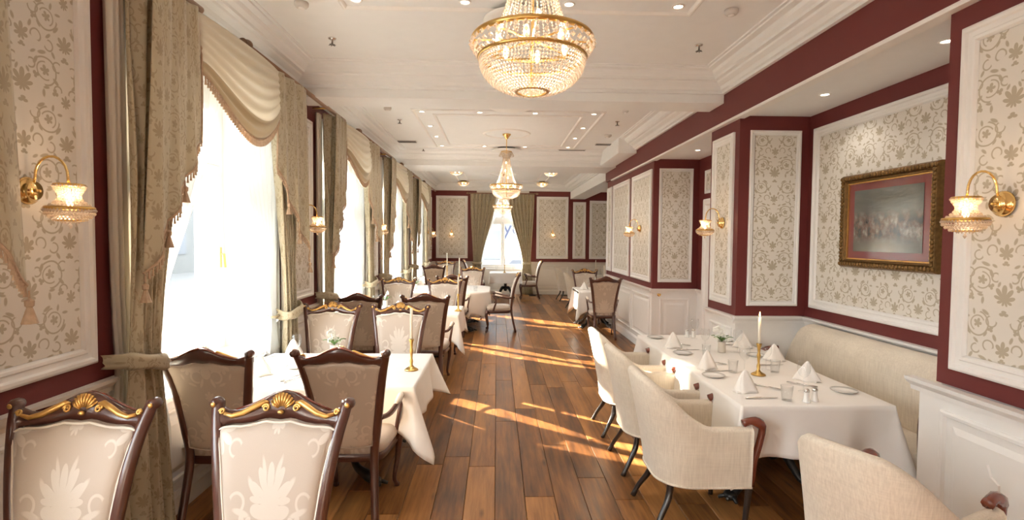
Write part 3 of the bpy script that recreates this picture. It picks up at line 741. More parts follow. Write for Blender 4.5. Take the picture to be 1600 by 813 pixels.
# ---------------------------------------------------------------- curtains (local x = out from wall, y = along, z up)
def sheet(fn, nu, nv):
    rows = []; uvs = []
    for j in range(nv):
        row = []; ur = []
        for i in range(nu):
            p, q = fn(i/(nu-1), j/(nv-1)); row.append(p); ur.append(q)
        rows.append(row); uvs.append(ur)
    m = MB(); m.quadstrip(rows, uvs=uvs); return m
ZT = 3.17
def drape_mb(sg, top, tie, bot, ztie=1.07, folds=6, amp=.045, width=1.5, zb=.012, ease=1.0):
    def f(u, v):
        z = ZT-(ZT-zb)*v
        if z > ztie: k = ((ZT-z)/(ZT-ztie))**ease; k = sm(k)*.6+k*.4; a = top[0]+(tie[0]-top[0])*k; b = top[1]+(tie[1]-top[1])*k; am = amp*(1-.55*k)
        else: k = 1-(z-zb)/(ztie-zb); k = k**.7; a = tie[0]+(bot[0]-tie[0])*k; b = tie[1]+(bot[1]-tie[1])*k; am = amp*(.45+.6*k)
        s = a+(b-a)*u
        x = .03+am*math.sin(2*PI*folds*u+.6*math.sin(3*v*PI+u*4))+.012*math.sin(19*u+5*v)
        s += .010*math.cos(2*PI*folds*u+1)
        return (x, sg*s, z), (u*width, z)
    return sheet(f, 97, 60)
def fringe_mb(pts, drop=.05, w=.013, braid=.008):
    """bullion fringe: a braid along pts with little tassels hanging down"""
    m = MB(); P = [Vector(p) for p in pts]; m.tube(P, braid, 6)
    L = sum((b-a).length for a, b in zip(P, P[1:])); n = int(L/.024); acc = 0; i = 0
    d = [0]
    for a, b in zip(P, P[1:]): d.append(d[-1]+(b-a).length)
    for k in range(n):
        s = (k+.5)*L/n
        while d[i+1] < s and i < len(P)-2: i += 1
        q = P[i].lerp(P[i+1], (s-d[i])/max(1e-6, d[i+1]-d[i]))
        m.lathe([(.002, 0), (w*.5, -.012), (w*.35, -.018), (w*.6, -drop)], 6, q)
    return m
def tassel(m, p, L=.10, w=.028): m.lathe([(.003, .03), (.004, 0), (w*.6, -.01), (w*.55, -.03), (w*.35, -.036), (w, -L)], 8, p)
def tail_mb(sg, s0, s1):
    pleats = 3
    def edge(u): t = u*pleats; k = int(min(t, pleats-1e-6)); fr = t-k; return 2.36-.27*k-.24*fr
    def f(u, v):
        zb = edge(u); z = ZT-(ZT-zb)*v; t = u*pleats; k = min(int(t), pleats-1); fr = t-k
        s = s0+(s1+.10*(v-.7)-s0)*(u+.10*math.sin(2*PI*fr)/pleats*1.0)
        x = .095+.030*math.sin(PI*fr)+.012*k+.010*math.sin(20*u+3*v)
        return (x, sg*s, z), (u*.8+.1, z)
    m = sheet(f, 61, 24)
    E = [f(u, 1)[0] for u in frange(0, 1, 41)]; I = [f(0, v)[0] for v in frange(0, 1, 20)]
    return m, E, I
def swag_mb():
    a, b = -.60, .62
    def low(u): return 3.16-.36-.30*math.sin(PI*u)-.0
    def f(u, v):
        s = a+(b-a)*u; zl = low(u); zt = ZT-.01
        w = math.sin(PI*u)**.5 if 0 < u < 1 else 0
        z = zt+(zl-zt)*v
        x = .10+.10*w*math.sin(PI*min(1, v*.55+.1))+.016*w*math.sin(v*2*PI*6.5+u*2)
        return (x, s*(1-.04*v), z), (u*1.2, v*.6)
    return f
def make_window_dressing():
    out = []
    r = empty('curtain_rod'); m = MB(); m.tube([(.09, -1.30, 3.19), (.09, 1.30, 3.19)], .022, 12).build('rod', ROD, r, smooth=True)
    for s in (-1, 1):
        MB().lathe([(.022, 0), (.034, .005), (.034, .02), (.024, .03), (.042, .055), (.046, .075), (.03, .10), (.001, .11)], 16, (.09, 0, 3.19), 'y').build('finial', ROD, r, smooth=True)
        o = r.children[-1]; o.location.y = 1.30*s; o.scale.y = s
        MB().tube([(-.08, s*1.22, 3.19), (.09, s*1.22, 3.19)], .010, 8).build('bracket', OLDBR, r, smooth=True)
    out.append((r, 'curtain rod', 'walnut curtain rod with turned finials over %s', 'curtain rods of the left windows', 'rod'))
    for sg, nm_ in ((-1, 'left'), (1, 'right')):
        r = empty('damask_drape')
        drape_mb(sg, (.60, 1.07), (.92, 1.13), (.84, 1.16), folds=6).build('curtain_panel', CURT, r, smooth=True, solid=.004)
        def lf(u, v, sg=sg):
            z = 3.16-3.13*v; k = 1-min(1, abs(z-1.08)/.5)**.6
            return (-.055+.02*math.sin(2*PI*3*u+2*v), sg*(1.04+(.12-.03*k)*u), z), (u, z)
        sheet(lf, 16, 30).build('curtain_lining', LINING, r, smooth=True)
        tb = [(.035+.075*math.cos(a), sg*(1.04+.145*math.sin(a)), 1.09+.035*math.sin(a*1.0)*1) for a in frange(-PI*.55, PI*.55, 16)]
        tb = [(-.05, sg*.89, 1.08)]+tb+[(-.06, sg*1.23, 1.13)]
        rows = [[Vector(p)*1.0+Vector((bu*(1+.5*math.sin(i*1.7+h*90)), 0, h+.006*math.sin(i*.9+h*40))) for i, p in enumerate(tb)] for h, bu in ((-.040, -.004), (-.024, .012), (-.006, .004), (.010, .014), (.026, .006), (.040, -.004))]
        MB().quadstrip(rows, uvs=[[(i*.04, j*.02) for i in range(len(tb))] for j in range(6)]).build('tieback', CURT, r, smooth=True, solid=.012)
        m, E, I = tail_mb(sg, .58, 1.13 if sg < 0 else 1.26)
        m.build('curtain_tail', CURT, r, smooth=True, solid=.004)
        fm = fringe_mb(E); 
        for i in (13, 26, 40): tassel(fm, Vector(E[i])+Vector((.01, 0, -.05)))
        fm.build('fringe', FRINGE, r); fringe_mb([Vector(p)+Vector((.004, -sg*.008, 0)) for p in I], .035).build('fringe', FRINGE, r)
        out.append((r, 'curtain', 'gold damask curtain with fringed tail on the '+nm_+' of %s', 'damask curtains of the left windows', 'drape'))
        r = empty('sheer_curtain')
        def f(u, v, sg=sg):
            z = 3.14-3.10*v; zt = 1.06
            if z > zt: k = sm(((3.14-z)/(3.14-zt))**1.25); a = .04+(.80-.04)*k; b = .98+(.90-.98)*k; am = .030*(1-.6*k)
            else: k = sm((zt-z)/.5); a = .80-.10*k; b = .90+.04*k; am = .014+.012*k
            return (-.065+am*math.sin(2*PI*8*u+2*v), sg*(a+(b-a)*u), z), (u, z)
        sheet(f, 90, 44).build('sheer_panel', SHEER, r, smooth=True)
        MB().tube([(-.065+.045*math.cos(a), sg*(.85+.06*math.sin(a)), 1.06) for a in frange(0, 2*PI*15/16, 16)], .011, 6, closed=True).build('tieback', BORDER, r, smooth=True)
        out.append((r, 'curtain', 'white sheer curtain tied back on the '+nm_+' of %s', 'sheer curtains of the left windows', 'sheer'))
    r = empty('swag_valance'); f = swag_mb()
    sheet(lambda u, v: f(u, v*.80), 50, 44).build('satin_swag', SATIN, r, smooth=True, solid=.003)
    sheet(lambda u, v: f(u, .79+v*.21), 50, 8).build('swag_border', BORDER, r, smooth=True, solid=.006)
    fringe_mb([f(u, 1)[0] for u in frange(0, 1, 50)], .055, .016).build('fringe', FRINGE, r)
    m = MB(); m.lathe([(.001, -.02), (.02, -.015), (.045, 0), (.03, .012), (.001, .015)], 10, (.13, .06, 2.93), 'x'); m.build('rosette', SATIN, r, smooth=True)
    out.append((r, 'valance', 'ivory satin swag with tasselled fringe over %s', 'satin swags of the left windows', 'swag'))
    return out
wd = make_window_dressing()
WN = {1: 'the window at the left edge', 2: 'the nearest left window', 3: 'the second left window', 4: 'the third left window', 5: 'the farthest left window'}
for n, i in enumerate((2, 1, 3, 4, 5)):
    for (r, cat, lab, grp, kd) in wd:
        if i == 1 and kd in ('swag', 'sheer'): continue
        if i == 1 and 'left' in lab.split('on the')[-1].split('of')[0] and kd == 'drape': continue
        o = r if n == 0 else dup(r)
        o.location = (XL+.10, WIN_Y[i]+(.06 if i == 1 else 0), 0); tag(o, lab % WN[i], cat, grp)
# end window curtains
ec = .17
for sg, nm_ in ((-1, 'left'), (1, 'right')):
    r = empty('damask_drape', (ec, YE-.10, 0), -PI/2)
    sgl = sg
    drape_mb(sgl, (.18, 1.0), (.66, .90), (.62, .98), ztie=1.0, folds=7, ease=1.15).build('curtain_panel', CURT, r, smooth=True, solid=.004)
    m = MB(); rows = [[(.035+.085*math.cos(a), sgl*(.78+.15*math.sin(a)), 1.0+h) for a in frange(-PI*.6, PI*.6, 14)] for h in (-.04, .04)]
    m.quadstrip(rows, uvs=[[(i*.04, j*.06) for i in range(14)] for j in range(2)]).build('tieback', CURT, r, smooth=True, solid=.01)
    tag(r, 'gold damask curtain on the %s of the end window' % nm_, 'curtain', 'damask curtains of the end window')
    r = empty('sheer_curtain', (ec, YE-.06, 0), -PI/2)
    def f(u, v, sg=sg):
        z = 3.1-2.3*v; k = sm((3.1-z)/2.1); a = .10+.52*k; b = .72+.06*k
        return (.0+.015*math.sin(2*PI*6*u), sg*(a+(b-a)*u), z), (u, z)
    sheet(f, 60, 24).build('sheer_panel', SHEER, r, smooth=True)
    tag(r, 'white sheer curtain on the %s of the end window' % nm_, 'curtain', 'sheer curtains of the end window')
r = tag(empty('curtain_rod'), 'curtain rod over the end window', 'curtain rod')
MB().tube([(ec-1.05, YE-.10, 3.19), (ec+1.05, YE-.10, 3.19)], .02, 10).build('rod', ROD, r, smooth=True)
for s in (-1, 1): MB().ell((ec+1.09*s, YE-.10, 3.19), (.045, .032, .032)).build('finial', ROD, r, smooth=True)

# ---------------------------------------------------------------- high-back dining chairs (local: faces +y, floor origin below the seat centre)
HWP = [(0, .19), (.20, .175), (.42, .165), (.58, .182), (.80, .208), (.95, .232), (1.05, .256), (1.10, .264)]
YB = [(0, -.31), (.20, -.265), (.42, -.225), (.60, -.235), (.80, -.265), (.95, -.305), (1.05, -.345), (1.10, -.372)]
def hw(z): return interp(HWP, z)
def yb(z): return interp(YB, z)
def chair(arms):
    r = empty('high_back_chair')
    for s in (-1, 1):
        P = spline([(s*hw(z), yb(z), z) for z in (0, .20, .42, .58, .72, .86, .98, 1.06, 1.10)], 26)
        R = [.021+.004*math.sin(PI*i/25) for i in range(26)]
        st = MB().tube(P, R, 8, flat=1.15).build('rear_post', MAHOG, r, smooth=True)
        # fluting and scrolled ear
        m = MB().lathe([(.001, -.028), (.017, -.026), (.024, -.01), (.024, .012), (.017, .028), (.001, .03)], 12, (s*.272, -.372, 1.092), 'y'); m.build('scroll_ear', MAHOG, st, smooth=True)
        MB().lathe([(.001, .004), (.008, .003), (.011, 0)], 10, (s*.272, -.338, 1.092), 'y').build('gilt_button', GILT, st, smooth=True)
        P = spline([(s*.215, .215, .42), (s*.232, .245, .34), (s*.222, .235, .20), (s*.205, .215, .08), (s*.214, .245, .02), (s*.216, .26, .008)], 18)
        MB().tube(P, [.030, .031, .030, .028, .025, .022, .020, .018, .017, .016, .015, .015, .015, .016, .018, .021, .022, .018], 8).build('front_leg', MAHOG, r, smooth=True)
    top = [(-.258, 1.085), (-.235, 1.078), (-.20, 1.062), (-.16, 1.068), (-.12, 1.086), (-.085, 1.100), (-.06, 1.118), (-.03, 1.132), (0, 1.137)]
    low = [(-.235, 1.005), (-.20, 1.022), (-.15, 1.020), (-.10, 1.026), (-.05, 1.040), (0, 1.034)]
    top = top+[(-x, z) for x, z in top[-2::-1]]; low = low+[(-x, z) for x, z in low[-2::-1]]
    def cf(a, b, d): return (a, yb(b)+d-.02*(1-(a/.27)**2), b)
    m = MB(); K = 25; rows = []
    for i in range(K):
        x = -.25+.5*i/(K-1); zt = interp(top, x); zl = interp(low, x)-.0
        zm = (zt+zl)/2
        rows.append([cf(x, zl, -.016), cf(x, zm, -.020), cf(x, zt-.006, -.016), cf(x, zt, -.004), cf(x, zt, .006), cf(x, zt-.008, .018), cf(x, zm, .024), cf(x, zl, .018)])
    m.quadstrip(rows, closed_u=True); m.f.append(tuple(range(8))); n = len(m.v); m.f.append(tuple(range(n-8, n))[::-1])
    crest = m.build('crest_rail', MAHOG, r, smooth=True)
    g = MB()
    def fp(x, z, d=.026): p = cf(x, z, d); return p
    for s in (-1, 1):
        lf = [(s*.222, 1.060), (s*.19, 1.050), (s*.15, 1.060), (s*.11, 1.080), (s*.075, 1.098), (s*.055, 1.096)]
        g.tube([fp(x, z) for x, z in lf], [.007, .010, .012, .013, .012, .006], 7, flat=1.0)
        for cx, cz, R0, tn in ((s*.232, 1.068, .011, 1.3), (s*.062, 1.078, .015, 1.5)):
            sp = [fp(cx+s*R0*(1-t*.75)*math.cos(t*2*PI*tn), cz+R0*(1-t*.75)*math.sin(t*2*PI*tn), .028) for t in frange(0, 1, 18)]
            g.tube(sp, [.005]*12+[.0055]*6, 6)
    for k in range(9):
        a = PI*(.12+.76*k/8); ca, sa = math.cos(a), math.sin(a)
        g.tube([fp(.016*ca, 1.073+.010*sa, .026), fp(.036*ca, 1.076+.034*sa, .030), fp(.050*ca, 1.080+.056*sa, .022)], [.003, .0058, .0062], 6)
    g.ell(fp(0, 1.062, .028), (.014, .008, .009), 10, 6)
    g.build('gilt_carving', GILT, r, smooth=True)
    g = MB()
    for s in (-1, 1):
        g.tube([cf(s*x, z, -.016) for x, z in ((.20, 1.060), (.12, 1.084), (.05, 1.118), (0, 1.130))], [.005, .006, .007, .007], 6)
    g.build('rear_carving', RMAHOG, r, smooth=True)
    # upholstered back, front and rear faces
    def zt_(x): return interp(low, x*.98)-.008
    def zb_(x): return .50-.035*(1-(x/.2)**2)
    def face(d0, bulge, nm_, mat):
        def f(u, v):
            z0 = .46; z = z0+(1.02-z0)*v; w = hw(z)-.012; x = w*(2*u-1); zz0 = zb_(x); zz = zz0+(zt_(x)-zz0)*v
            e = min(1, min(u, 1-u)*9)*min(1, min(v, 1-v)*12)
            return (x, yb(zz)+d0+bulge*math.sqrt(max(e, 0)), zz), (x+.23, zz-.44)
        sheet(f, 22, 24).build(nm_, mat, r, smooth=True, solid=.006)
        return [f(0, v)[0] for v in frange(0, 1, 16)]+[f(u, 1)[0] for u in frange(.05, .95, 14)]+[f(1, v)[0] for v in frange(1, 0, 16)]+[f(u, 0)[0] for u in frange(.95, .05, 14)]
    e1 = face(.012, .018, 'back_upholstery', SEATF); e2 = face(-.012, -.008, 'back_rear_panel', BACKF)
    MB().tube([Vector(p)+Vector((0, .004, 0)) for p in e1], .0055, 6, closed=True).build('piping', PIPING, r, smooth=True)
    MB().tube([Vector(p)-Vector((0, .004, 0)) for p in e2], .004, 6, closed=True).build('piping', BACKF, r, smooth=True)
    # seat
    def so(t, k=1):
        c, s_ = math.cos(t), math.sin(t); e = .35
        x = math.copysign(abs(c)**e, c); y = math.copysign(abs(s_)**e, s_); return ((.235+.02*y)*x*k, (.225*y)*k+.01)
    rows = []
    for k, z in ((.98, .42), (1.02, .435), (1.04, .46), (1.0, .485), (.85, .502), (.5, .512), (.02, .515)):
        rows.append([(so(2*PI*i/36, k)[0], so(2*PI*i/36, k)[1], z) for i in range(36)])
    MB().quadstrip(rows, closed_u=True, uvs=[[(p[0]+.23, p[1]+.3) for p in rw] for rw in rows]).build('seat', SEATF, r, smooth=True)
    rows = [[(so(2*PI*i/36, k)[0], so(2*PI*i/36, k)[1], z) for i in range(36)] for k, z in ((.94, .365), (.99, .37), (1.0, .42), (.9, .425))]
    MB().quadstrip(rows, closed_u=True).build('seat_rail', MAHOG, r, smooth=True)
    if arms:
        for s in (-1, 1):
            P = spline([(s*.20, -.245, .66), (s*.245, -.14, .655), (s*.275, .0, .69), (s*.28, .09, .705), (s*.275, .13, .69)], 16)
            a = MB().tube(P, [.017]*4+[.018]*8+[.024, .027, .026, .018], 8).build('arm', MAHOG, r, smooth=True)
            MB().tube([Vector(p)+Vector((0, 0, .012)) for p in P[6:12]], [.012, .019, .021, .021, .019, .012], 8).build('arm_pad', PIPING, a, smooth=True)
            P = spline([(s*.275, .11, .69), (s*.268, .06, .60), (s*.25, .09, .50), (s*.245, .12, .40)], 12)
            MB().tube(P, [.020, .018, .016, .015, .015, .015, .016, .017, .018, .019, .02, .02], 8).build('arm_support', MAHOG, a, smooth=True)
    return r
CA = chair(True); CB = chair(False)
usedA = usedB = False
def put_chair(arms, x, y, rz, lab, grp='high-backed mahogany dining chairs'):
    global usedA, usedB
    if arms: o = place(CA, not usedA, (x, y, 0), rz, lab, 'chair', grp); usedA = True
    else: o = place(CB, not usedB, (x, y, 0), rz, lab, 'chair', grp); usedB = True
D = .37
nearl = 'gilt-crested dining chair facing the viewer, %s'
rearl = 'taupe dining armchair seen from behind, %s'
put_chair(False, -1.66, 2.19-D, PI+.02, nearl % 'at the bottom left corner')
put_chair(False, -.885, 2.20-D, PI-.02, nearl % 'in the foreground just right of the corner one')
put_chair(True, -1.71, 3.13+D, 0, rearl % 'nearest table, beside the curtain'); put_chair(True, -.92, 3.15+D, 0, rearl % 'nearest table, aisle side')
put_chair(False, -1.63, 5.34-D, PI, nearl % 'far side of the nearest left table, window side'); put_chair(False, -.95, 5.30-D, PI, nearl % 'far side of the nearest left table, aisle side')
put_chair(True, -1.61, 6.22+D, 0, rearl % 'second left table, window side'); put_chair(True, -.83, 6.22+D, 0, rearl % 'second left table, aisle side')
put_chair(False, -1.60, 8.75-D, PI, nearl % 'far side of the second left table, window side'); put_chair(False, -.84, 8.70-D, PI, nearl % 'far side of the second left table, behind the candle')
put_chair(True, -.78, 9.42+D, 0, rearl % 'near side of the rounded third table')
put_chair(False, -.55, 12.2-D, PI, nearl % 'far side of the rounded third table'); put_chair(True, -1.52, 12.9+D, 0, rearl % 'small, near the last left window')
put_chair(False, -1.45, 15.25-D, PI, nearl % 'small, near the far left corner')
put_chair(True, .06, 10.2, PI/2, 'high-backed armchair turned sideways at the aisle end of the third table')
put_chair(True, -.62, 16.05, -PI/2, 'high-backed armchair left of the small end-window table'); put_chair(True, .96, 15.75, PI/2, 'high-backed armchair right of the small end-window table, seen in profile')
put_chair(True, 1.93, 9.2+D, -.06, 'high-backed armchair seen from behind, alone on the right of the aisle'); put_chair(False, 1.93, 11.6-D, PI, nearl % 'on the right side behind the far right table')

# ---------------------------------------------------------------- white tub armchairs (local: faces +x)
def tub():
    r = empty('tub_armchair')
    N = 61
    def plan(t):   # t 0..1 from the -y arm front round the back to the +y arm front
        a = frange(0, 1, N)
        L1, Rr = .34, .20; L = [L1, PI/2*Rr, .58-2*Rr, PI/2*Rr, L1]; T = sum(L); s = t*T
        if s < L[0]: return (.30-s, -.29, 0, -1)
        s -= L[0]
        if s < L[1]: q = s/Rr; return (-.04-Rr*math.sin(q), -.09-Rr*math.cos(q), -math.sin(q), -math.cos(q))
        s -= L[1]
        if s < L[2]: return (-.24, -.09+s, -1, 0)
        s -= L[2]
        if s < L[3]: q = s/Rr; return (-.04-Rr*math.cos(q), .09+Rr*math.sin(q), -math.cos(q), math.sin(q))
        s -= L[3]; return (-.04+s, .29, 0, 1)
    def H(t):
        q = min(t, 1-t)*2; return .665+.275*sm((q-.33)/.50)
    rows = []
    prof = [(0, .30, 0), (.0, .45, 0), (.0, .60, 0), (.0, .8, 0), (.0, .94, 0), (-.012, .98, 0), (-.035, 1.0, 0), (-.06, .98, 0), (-.075, .93, 0), (-.075, .8, 0), (-.08, .6, 0), (-.085, .40, 0)]
    for i in range(N):
        t = i/(N-1); x, y, nx, ny = plan(t); h = H(t); back = sm((min(t, 1-t)*2-.25)/.6)
        row = []
        for off, fz, _ in prof:
            z = .30+(h-.30)*((fz-.30)/.70) if fz < .9 else h-(1-fz)*.45
            lean = (.11*back+.012)*((z-.30)/.63)**1.2 if z > .3 else 0
            row.append((x+nx*off-lean*(1 if back > 0 else .0)*abs(nx)**.3 - .0, y+ny*(off+.018*(z-.3)/.4), z))
        rows.append(row)
    m = MB(); m.quadstrip(rows, uvs=[[(i*.03, p[2]) for p in rw] for i, rw in enumerate(rows)])
    k = len(prof); n = len(m.v); m.f.append(tuple(range(k))); m.f.append(tuple(range(n-k, n))[::-1])
    m.build('upholstered_shell', LINEN, r, smooth=True)
    hem = [Vector(rw[0])+Vector((0, 0, .0)) for rw in rows]; MB().tube(hem, .008, 6).build('hem_piping', LINEN, r, smooth=True)
    sb = MB().box(-.20, .30, -.215, .215, .33, .47); sb.build('seat_cushion', LINEN, r, bevel=.035, bseg=4)
    MB().box(-.12, .28, -.26, .26, .305, .34).build('seat_frame', EBONY, r)
    for s in (-1, 1):
        P = spline([(.25, s*.258, .680), (.31, s*.258, .695), (.365, s*.258, .665), (.362, s*.258, .59), (.325, s*.258, .45), (.31, s*.258, .30)], 18)
        MB().tube(P, [.024]*4+[.029, .030, .030, .028]+[.022]*10, 8, flat=1.0, up=(0, 1, 0)).build('arm_front', RMAHOG, r, smooth=True)
        P = spline([(.30, s*.258, .31), (.29, s*.255, .18), (.275, s*.25, .0)], 8)
        MB().tube(P, [.021, .021, .020, .019, .018, .017, .016, .016], 8).build('front_leg', EBONY, r, smooth=True)
        P = spline([(-.155, s*.19, .33), (-.17, s*.20, .2), (-.235, s*.235, .08), (-.275, s*.24, .0)], 10)
        MB().tube(P, [.022]*4+[.020, .018, .017, .016, .017, .019], 8).build('rear_leg', EBONY, r, smooth=True)
    return r
TUB = tub()
tubs = [(1.235, 3.37, 0, 'cream linen tub armchair at the right table, nearest of the three in a row'), (1.235, 4.15, 0, 'cream linen tub armchair at the right table, middle of the three in a row'), (1.235, 4.92, 0, 'cream linen tub armchair at the right table, farthest of the three in a row'),
        (1.73, 2.26, .43, 'cream tub armchair cut off by the bottom right edge of the photograph'), (2.05, 15.3, .1, 'small white tub armchair in the distance, left one of the pair by the end wall'), (2.05, 13.3, 0, 'small white tub armchair in the distance, right one of the pair behind a table')]
for i, (x, y, rz, lab) in enumerate(tubs): place(TUB, i == 0, (x, y, 0), rz, lab, 'armchair', 'cream tub armchairs')

# ---------------------------------------------------------------- tables, cloths
def table_base(x, y, lab, claw=.36, z=.74, sx=.8, sy=.7):
    r = tag(empty('pedestal_table', (x, y, 0)), lab, 'table', 'pedestal tables under white cloths')
    MB().box(-sx/2, sx/2, -sy/2, sy/2, z-.03, z).build('tabletop', EBONY, r, bevel=.004)
    MB().lathe([(.06, .74-.03), (.05, .66), (.03, .6), (.055, .5), (.06, .44), (.04, .40), (.045, .30), (.06, .26), (.04, .2)], 16).build('pedestal', IRON, r, smooth=True)
    for k in range(4):
        a = PI/4+k*PI/2; c, s = math.cos(a), math.sin(a); R = claw
        P = spline([(.03*c, .03*s, .30), (.14*c, .14*s, .29), (.24*c, .24*s, .15), (.32*c, .32*s, .06), (R*c, R*s, .045)], 14)
        f = MB().tube(P, [.034, .036, .038, .04, .038, .034, .030, .027, .026, .027, .030, .036, .042, .036], 10)
        f.ell((R*c, R*s, .036), (.048, .048, .034), 10, 6)
        for q in (-.5, 0, .5): f.tube([(R*c, R*s, .05), ((R+.055)*math.cos(a+q*.22), (R+.055)*math.sin(a+q*.22), .018)], [.018, .012], 6)
        f.build('claw_foot', IRON, r, smooth=True)
    return r
def cloth(x0, x1, y0, y1, lab, drop=.33, z=.757, tip=.15, rr=.0, flare=.05, seed=0, grp='white tablecloths', tips=None):
    rnd = random.Random(seed); cx, cy = (x0+x1)/2, (y0+y1)/2; hx, hy = (x1-x0)/2, (y1-y0)/2
    pts = []   # (x, y, nx, ny, cornerness)
    n = 26
    cor = [(1, -1), (1, 1), (-1, 1), (-1, -1)]
    R0 = max(rr, .012)
    for ci, (sx, sy) in enumerate(cor):
        a0 = {0: -PI/2, 1: 0, 2: PI/2, 3: PI}[ci]; ccx, ccy = cx+sx*(hx-R0), cy+sy*(hy-R0)
        for k in range(9): a = a0+PI/2*k/8; pts.append((ccx+R0*math.cos(a), ccy+R0*math.sin(a), math.cos(a), math.sin(a), 1-abs(k-4)/14 if rr < .1 else .6-abs(k-4)/9, ci))
        nx_, ny_ = cor[(ci+1) % 4]; e0 = (pts[-1][0], pts[-1][1]); ncx, ncy = cx+nx_*(hx-R0), cy+ny_*(hy-R0); a1 = a0+PI/2
        e1 = (ncx+R0*math.cos(a1), ncy+R0*math.sin(a1)); Ln = math.hypot(e1[0]-e0[0], e1[1]-e0[1])
        for k in range(1, n):
            t = k/n; dd = min(t, 1-t)*Ln; c = max(0, 1-dd/.30); sgn = -1 if dd > 0 else 1
            pts.append((e0[0]+(e1[0]-e0[0])*t, e0[1]+(e1[1]-e0[1])*t, math.cos(a1), math.sin(a1), .70*c, ci if t < .5 else (ci+1) % 4))
    ph = [rnd.random()*6 for _ in range(4)]
    rows = [[(cx, cy, z)]*len(pts)]
    rows.append([(cx+(p[0]-cx)*.985, cy+(p[1]-cy)*.985, z) for p in pts])
    for j in range(0, 13):
        t = j/12; row = []
        for i, (x, y, nx, ny, c, ci) in enumerate(pts):
            tp = tip if tips is None else tips[ci]
            dr = drop+tp*c**2.2; wob = .010*math.sin(i*.33+ph[0])+.012*math.sin(i*.61+ph[1])
            o = (flare*.35+wob)*t+(flare*1.9*c**3 - .055*math.sin(PI*min(1, c*1.25))*(1 if c < .8 else 0))*t**1.1+.004
            row.append((x+nx*o, y+ny*o, z-dr*t-.002 if j else z-.002))
        rows.append(row)
    m = MB(); m.quadstrip(rows, closed_u=True)
    o = m.build('tablecloth', NAPERY, smooth=True, solid=.003)
    return tag(o, lab, 'tablecloth', grp)
table_base(-1.25, 4.16, 'black claw-footed pedestal table nearest on the left', claw=.56, sx=1.3, sy=1.0)
cloth(-1.94, -.56, 3.61, 4.68, 'white cloth on the nearest left table, long corner hanging by the aisle', seed=1, drop=.27, flare=.09, tips=[.20, .14, .1, .1])
table_base(-1.25, 7.5, 'black claw-footed pedestal table second on the left', claw=.55, sx=1.3, sy=.9)
cloth(-1.94, -.50, 6.99, 8.0, 'white cloth on the second left table with a lone candlestick', seed=2, drop=.30, tips=[.2, .12, .1, .1])
table_base(-1.0, 10.65, 'black claw-footed table under the rounded third cloth', claw=.75, sx=1.5, sy=1.1)
cloth(-1.95, -.13, 9.95, 11.5, 'long rounded white cloth on the third left table, crowded with glasses', seed=3, rr=.35, drop=.40, tip=.30, tips=[.25, .1, .1, .1])
table_base(-1.3, 13.95, 'small pedestal table at the last left window', claw=.45, sx=1.1, sy=.8)
cloth(-1.94, -.65, 13.5, 14.4, 'small white cloth on the table at the last left window', seed=4, drop=.3)
table_base(.27, 15.95, 'single-column table in front of the end window', claw=.3)
cloth(-.20, .74, 15.55, 16.35, 'white cloth on the small table below the end window', seed=5, drop=.30, tip=.02, flare=.02)
table_base(1.98, 3.9, 'black claw-footed table carrying the near half of the long right cloth', claw=.52, sx=.8, sy=1.1)
table_base(2.0, 5.0, 'black pedestal table carrying the far half of the long right cloth', claw=.4, sx=.8, sy=1.0)
cloth(1.52, 2.49, 3.2, 5.62, 'long white cloth on the right table laid for dinner', seed=6, drop=.32, tips=[.15, .1, .1, .16], flare=.06)
table_base(2.0, 10.75, 'black claw-footed table on the far right of the aisle', claw=.42)
cloth(1.62, 2.33, 10.3, 11.25, 'white cloth on the far right table with hanging corner', seed=7, drop=.38, tip=.2)
table_base(2.8, 14.3, 'small distant pedestal table beside the white armchairs', claw=.35)
cloth(2.45, 3.2, 13.4, 15.2, 'white cloth on the distant table beside the white armchairs', seed=8, drop=.3)

# ---------------------------------------------------------------- banquette
b = tag(empty('banquette', (0, 0, 0)), 'long cream upholstered banquette under the painting', 'sofa')
def bq(u, v):
    y = 3.12+2.05*u; endf = sm((5.17-y)/.35); h = .50+(.99-.50)*(.55+.45*endf)
    prof = [(.06, .40), (.0, .47), (-.012, .60), (-.02, .75), (-.01, .88), (.03, .965), (.08, .99), (.14, .985)]
    k = v*(len(prof)-1); i = min(int(k), len(prof)-2); t = k-i
    a = prof[i][0]+(prof[i+1][0]-prof[i][0])*t; z = prof[i][1]+(prof[i+1][1]-prof[i][1])*t
    z = .40+(z-.40)*(.30+.70*math.sqrt(max(0, 1-(1-endf)**2)))
    return (2.88+a, y, z), (y, z)
sheet(bq, 50, 26).build('back_cushion', LINEN, b, smooth=True, solid=.02)
MB().box(2.50, 3.0, 3.14, 5.12, .28, .47).build('seat_cushion', LINEN, b, bevel=.05, bseg=4)
MB().box(2.53, 3.02, 3.16, 5.12, .10, .30).build('seat_base', LINEN, b, bevel=.01)
P = spline([(3.0, 3.13, .70), (2.80, 3.13, .745), (2.66, 3.13, .745), (2.61, 3.13, .70), (2.605, 3.13, .55), (2.62, 3.13, .30), (2.60, 3.13, .0)], 26)
MB().tube(P, .024, 8, flat=1.0, up=(0, 1, 0)).build('arm', MAHOG, b, smooth=True)
P = [(2.60, 5.17, 0), (2.60, 5.17, .6), (2.66, 5.17, .70), (2.80, 5.17, .72)]
MB().tube(spline(P, 16), .022, 8).build('arm', RMAHOG, b, smooth=True)
for y in (3.25, 5.05): MB().box(2.56, 2.60, y-.02, y+.02, 0, .12).build('leg', EBONY, b)

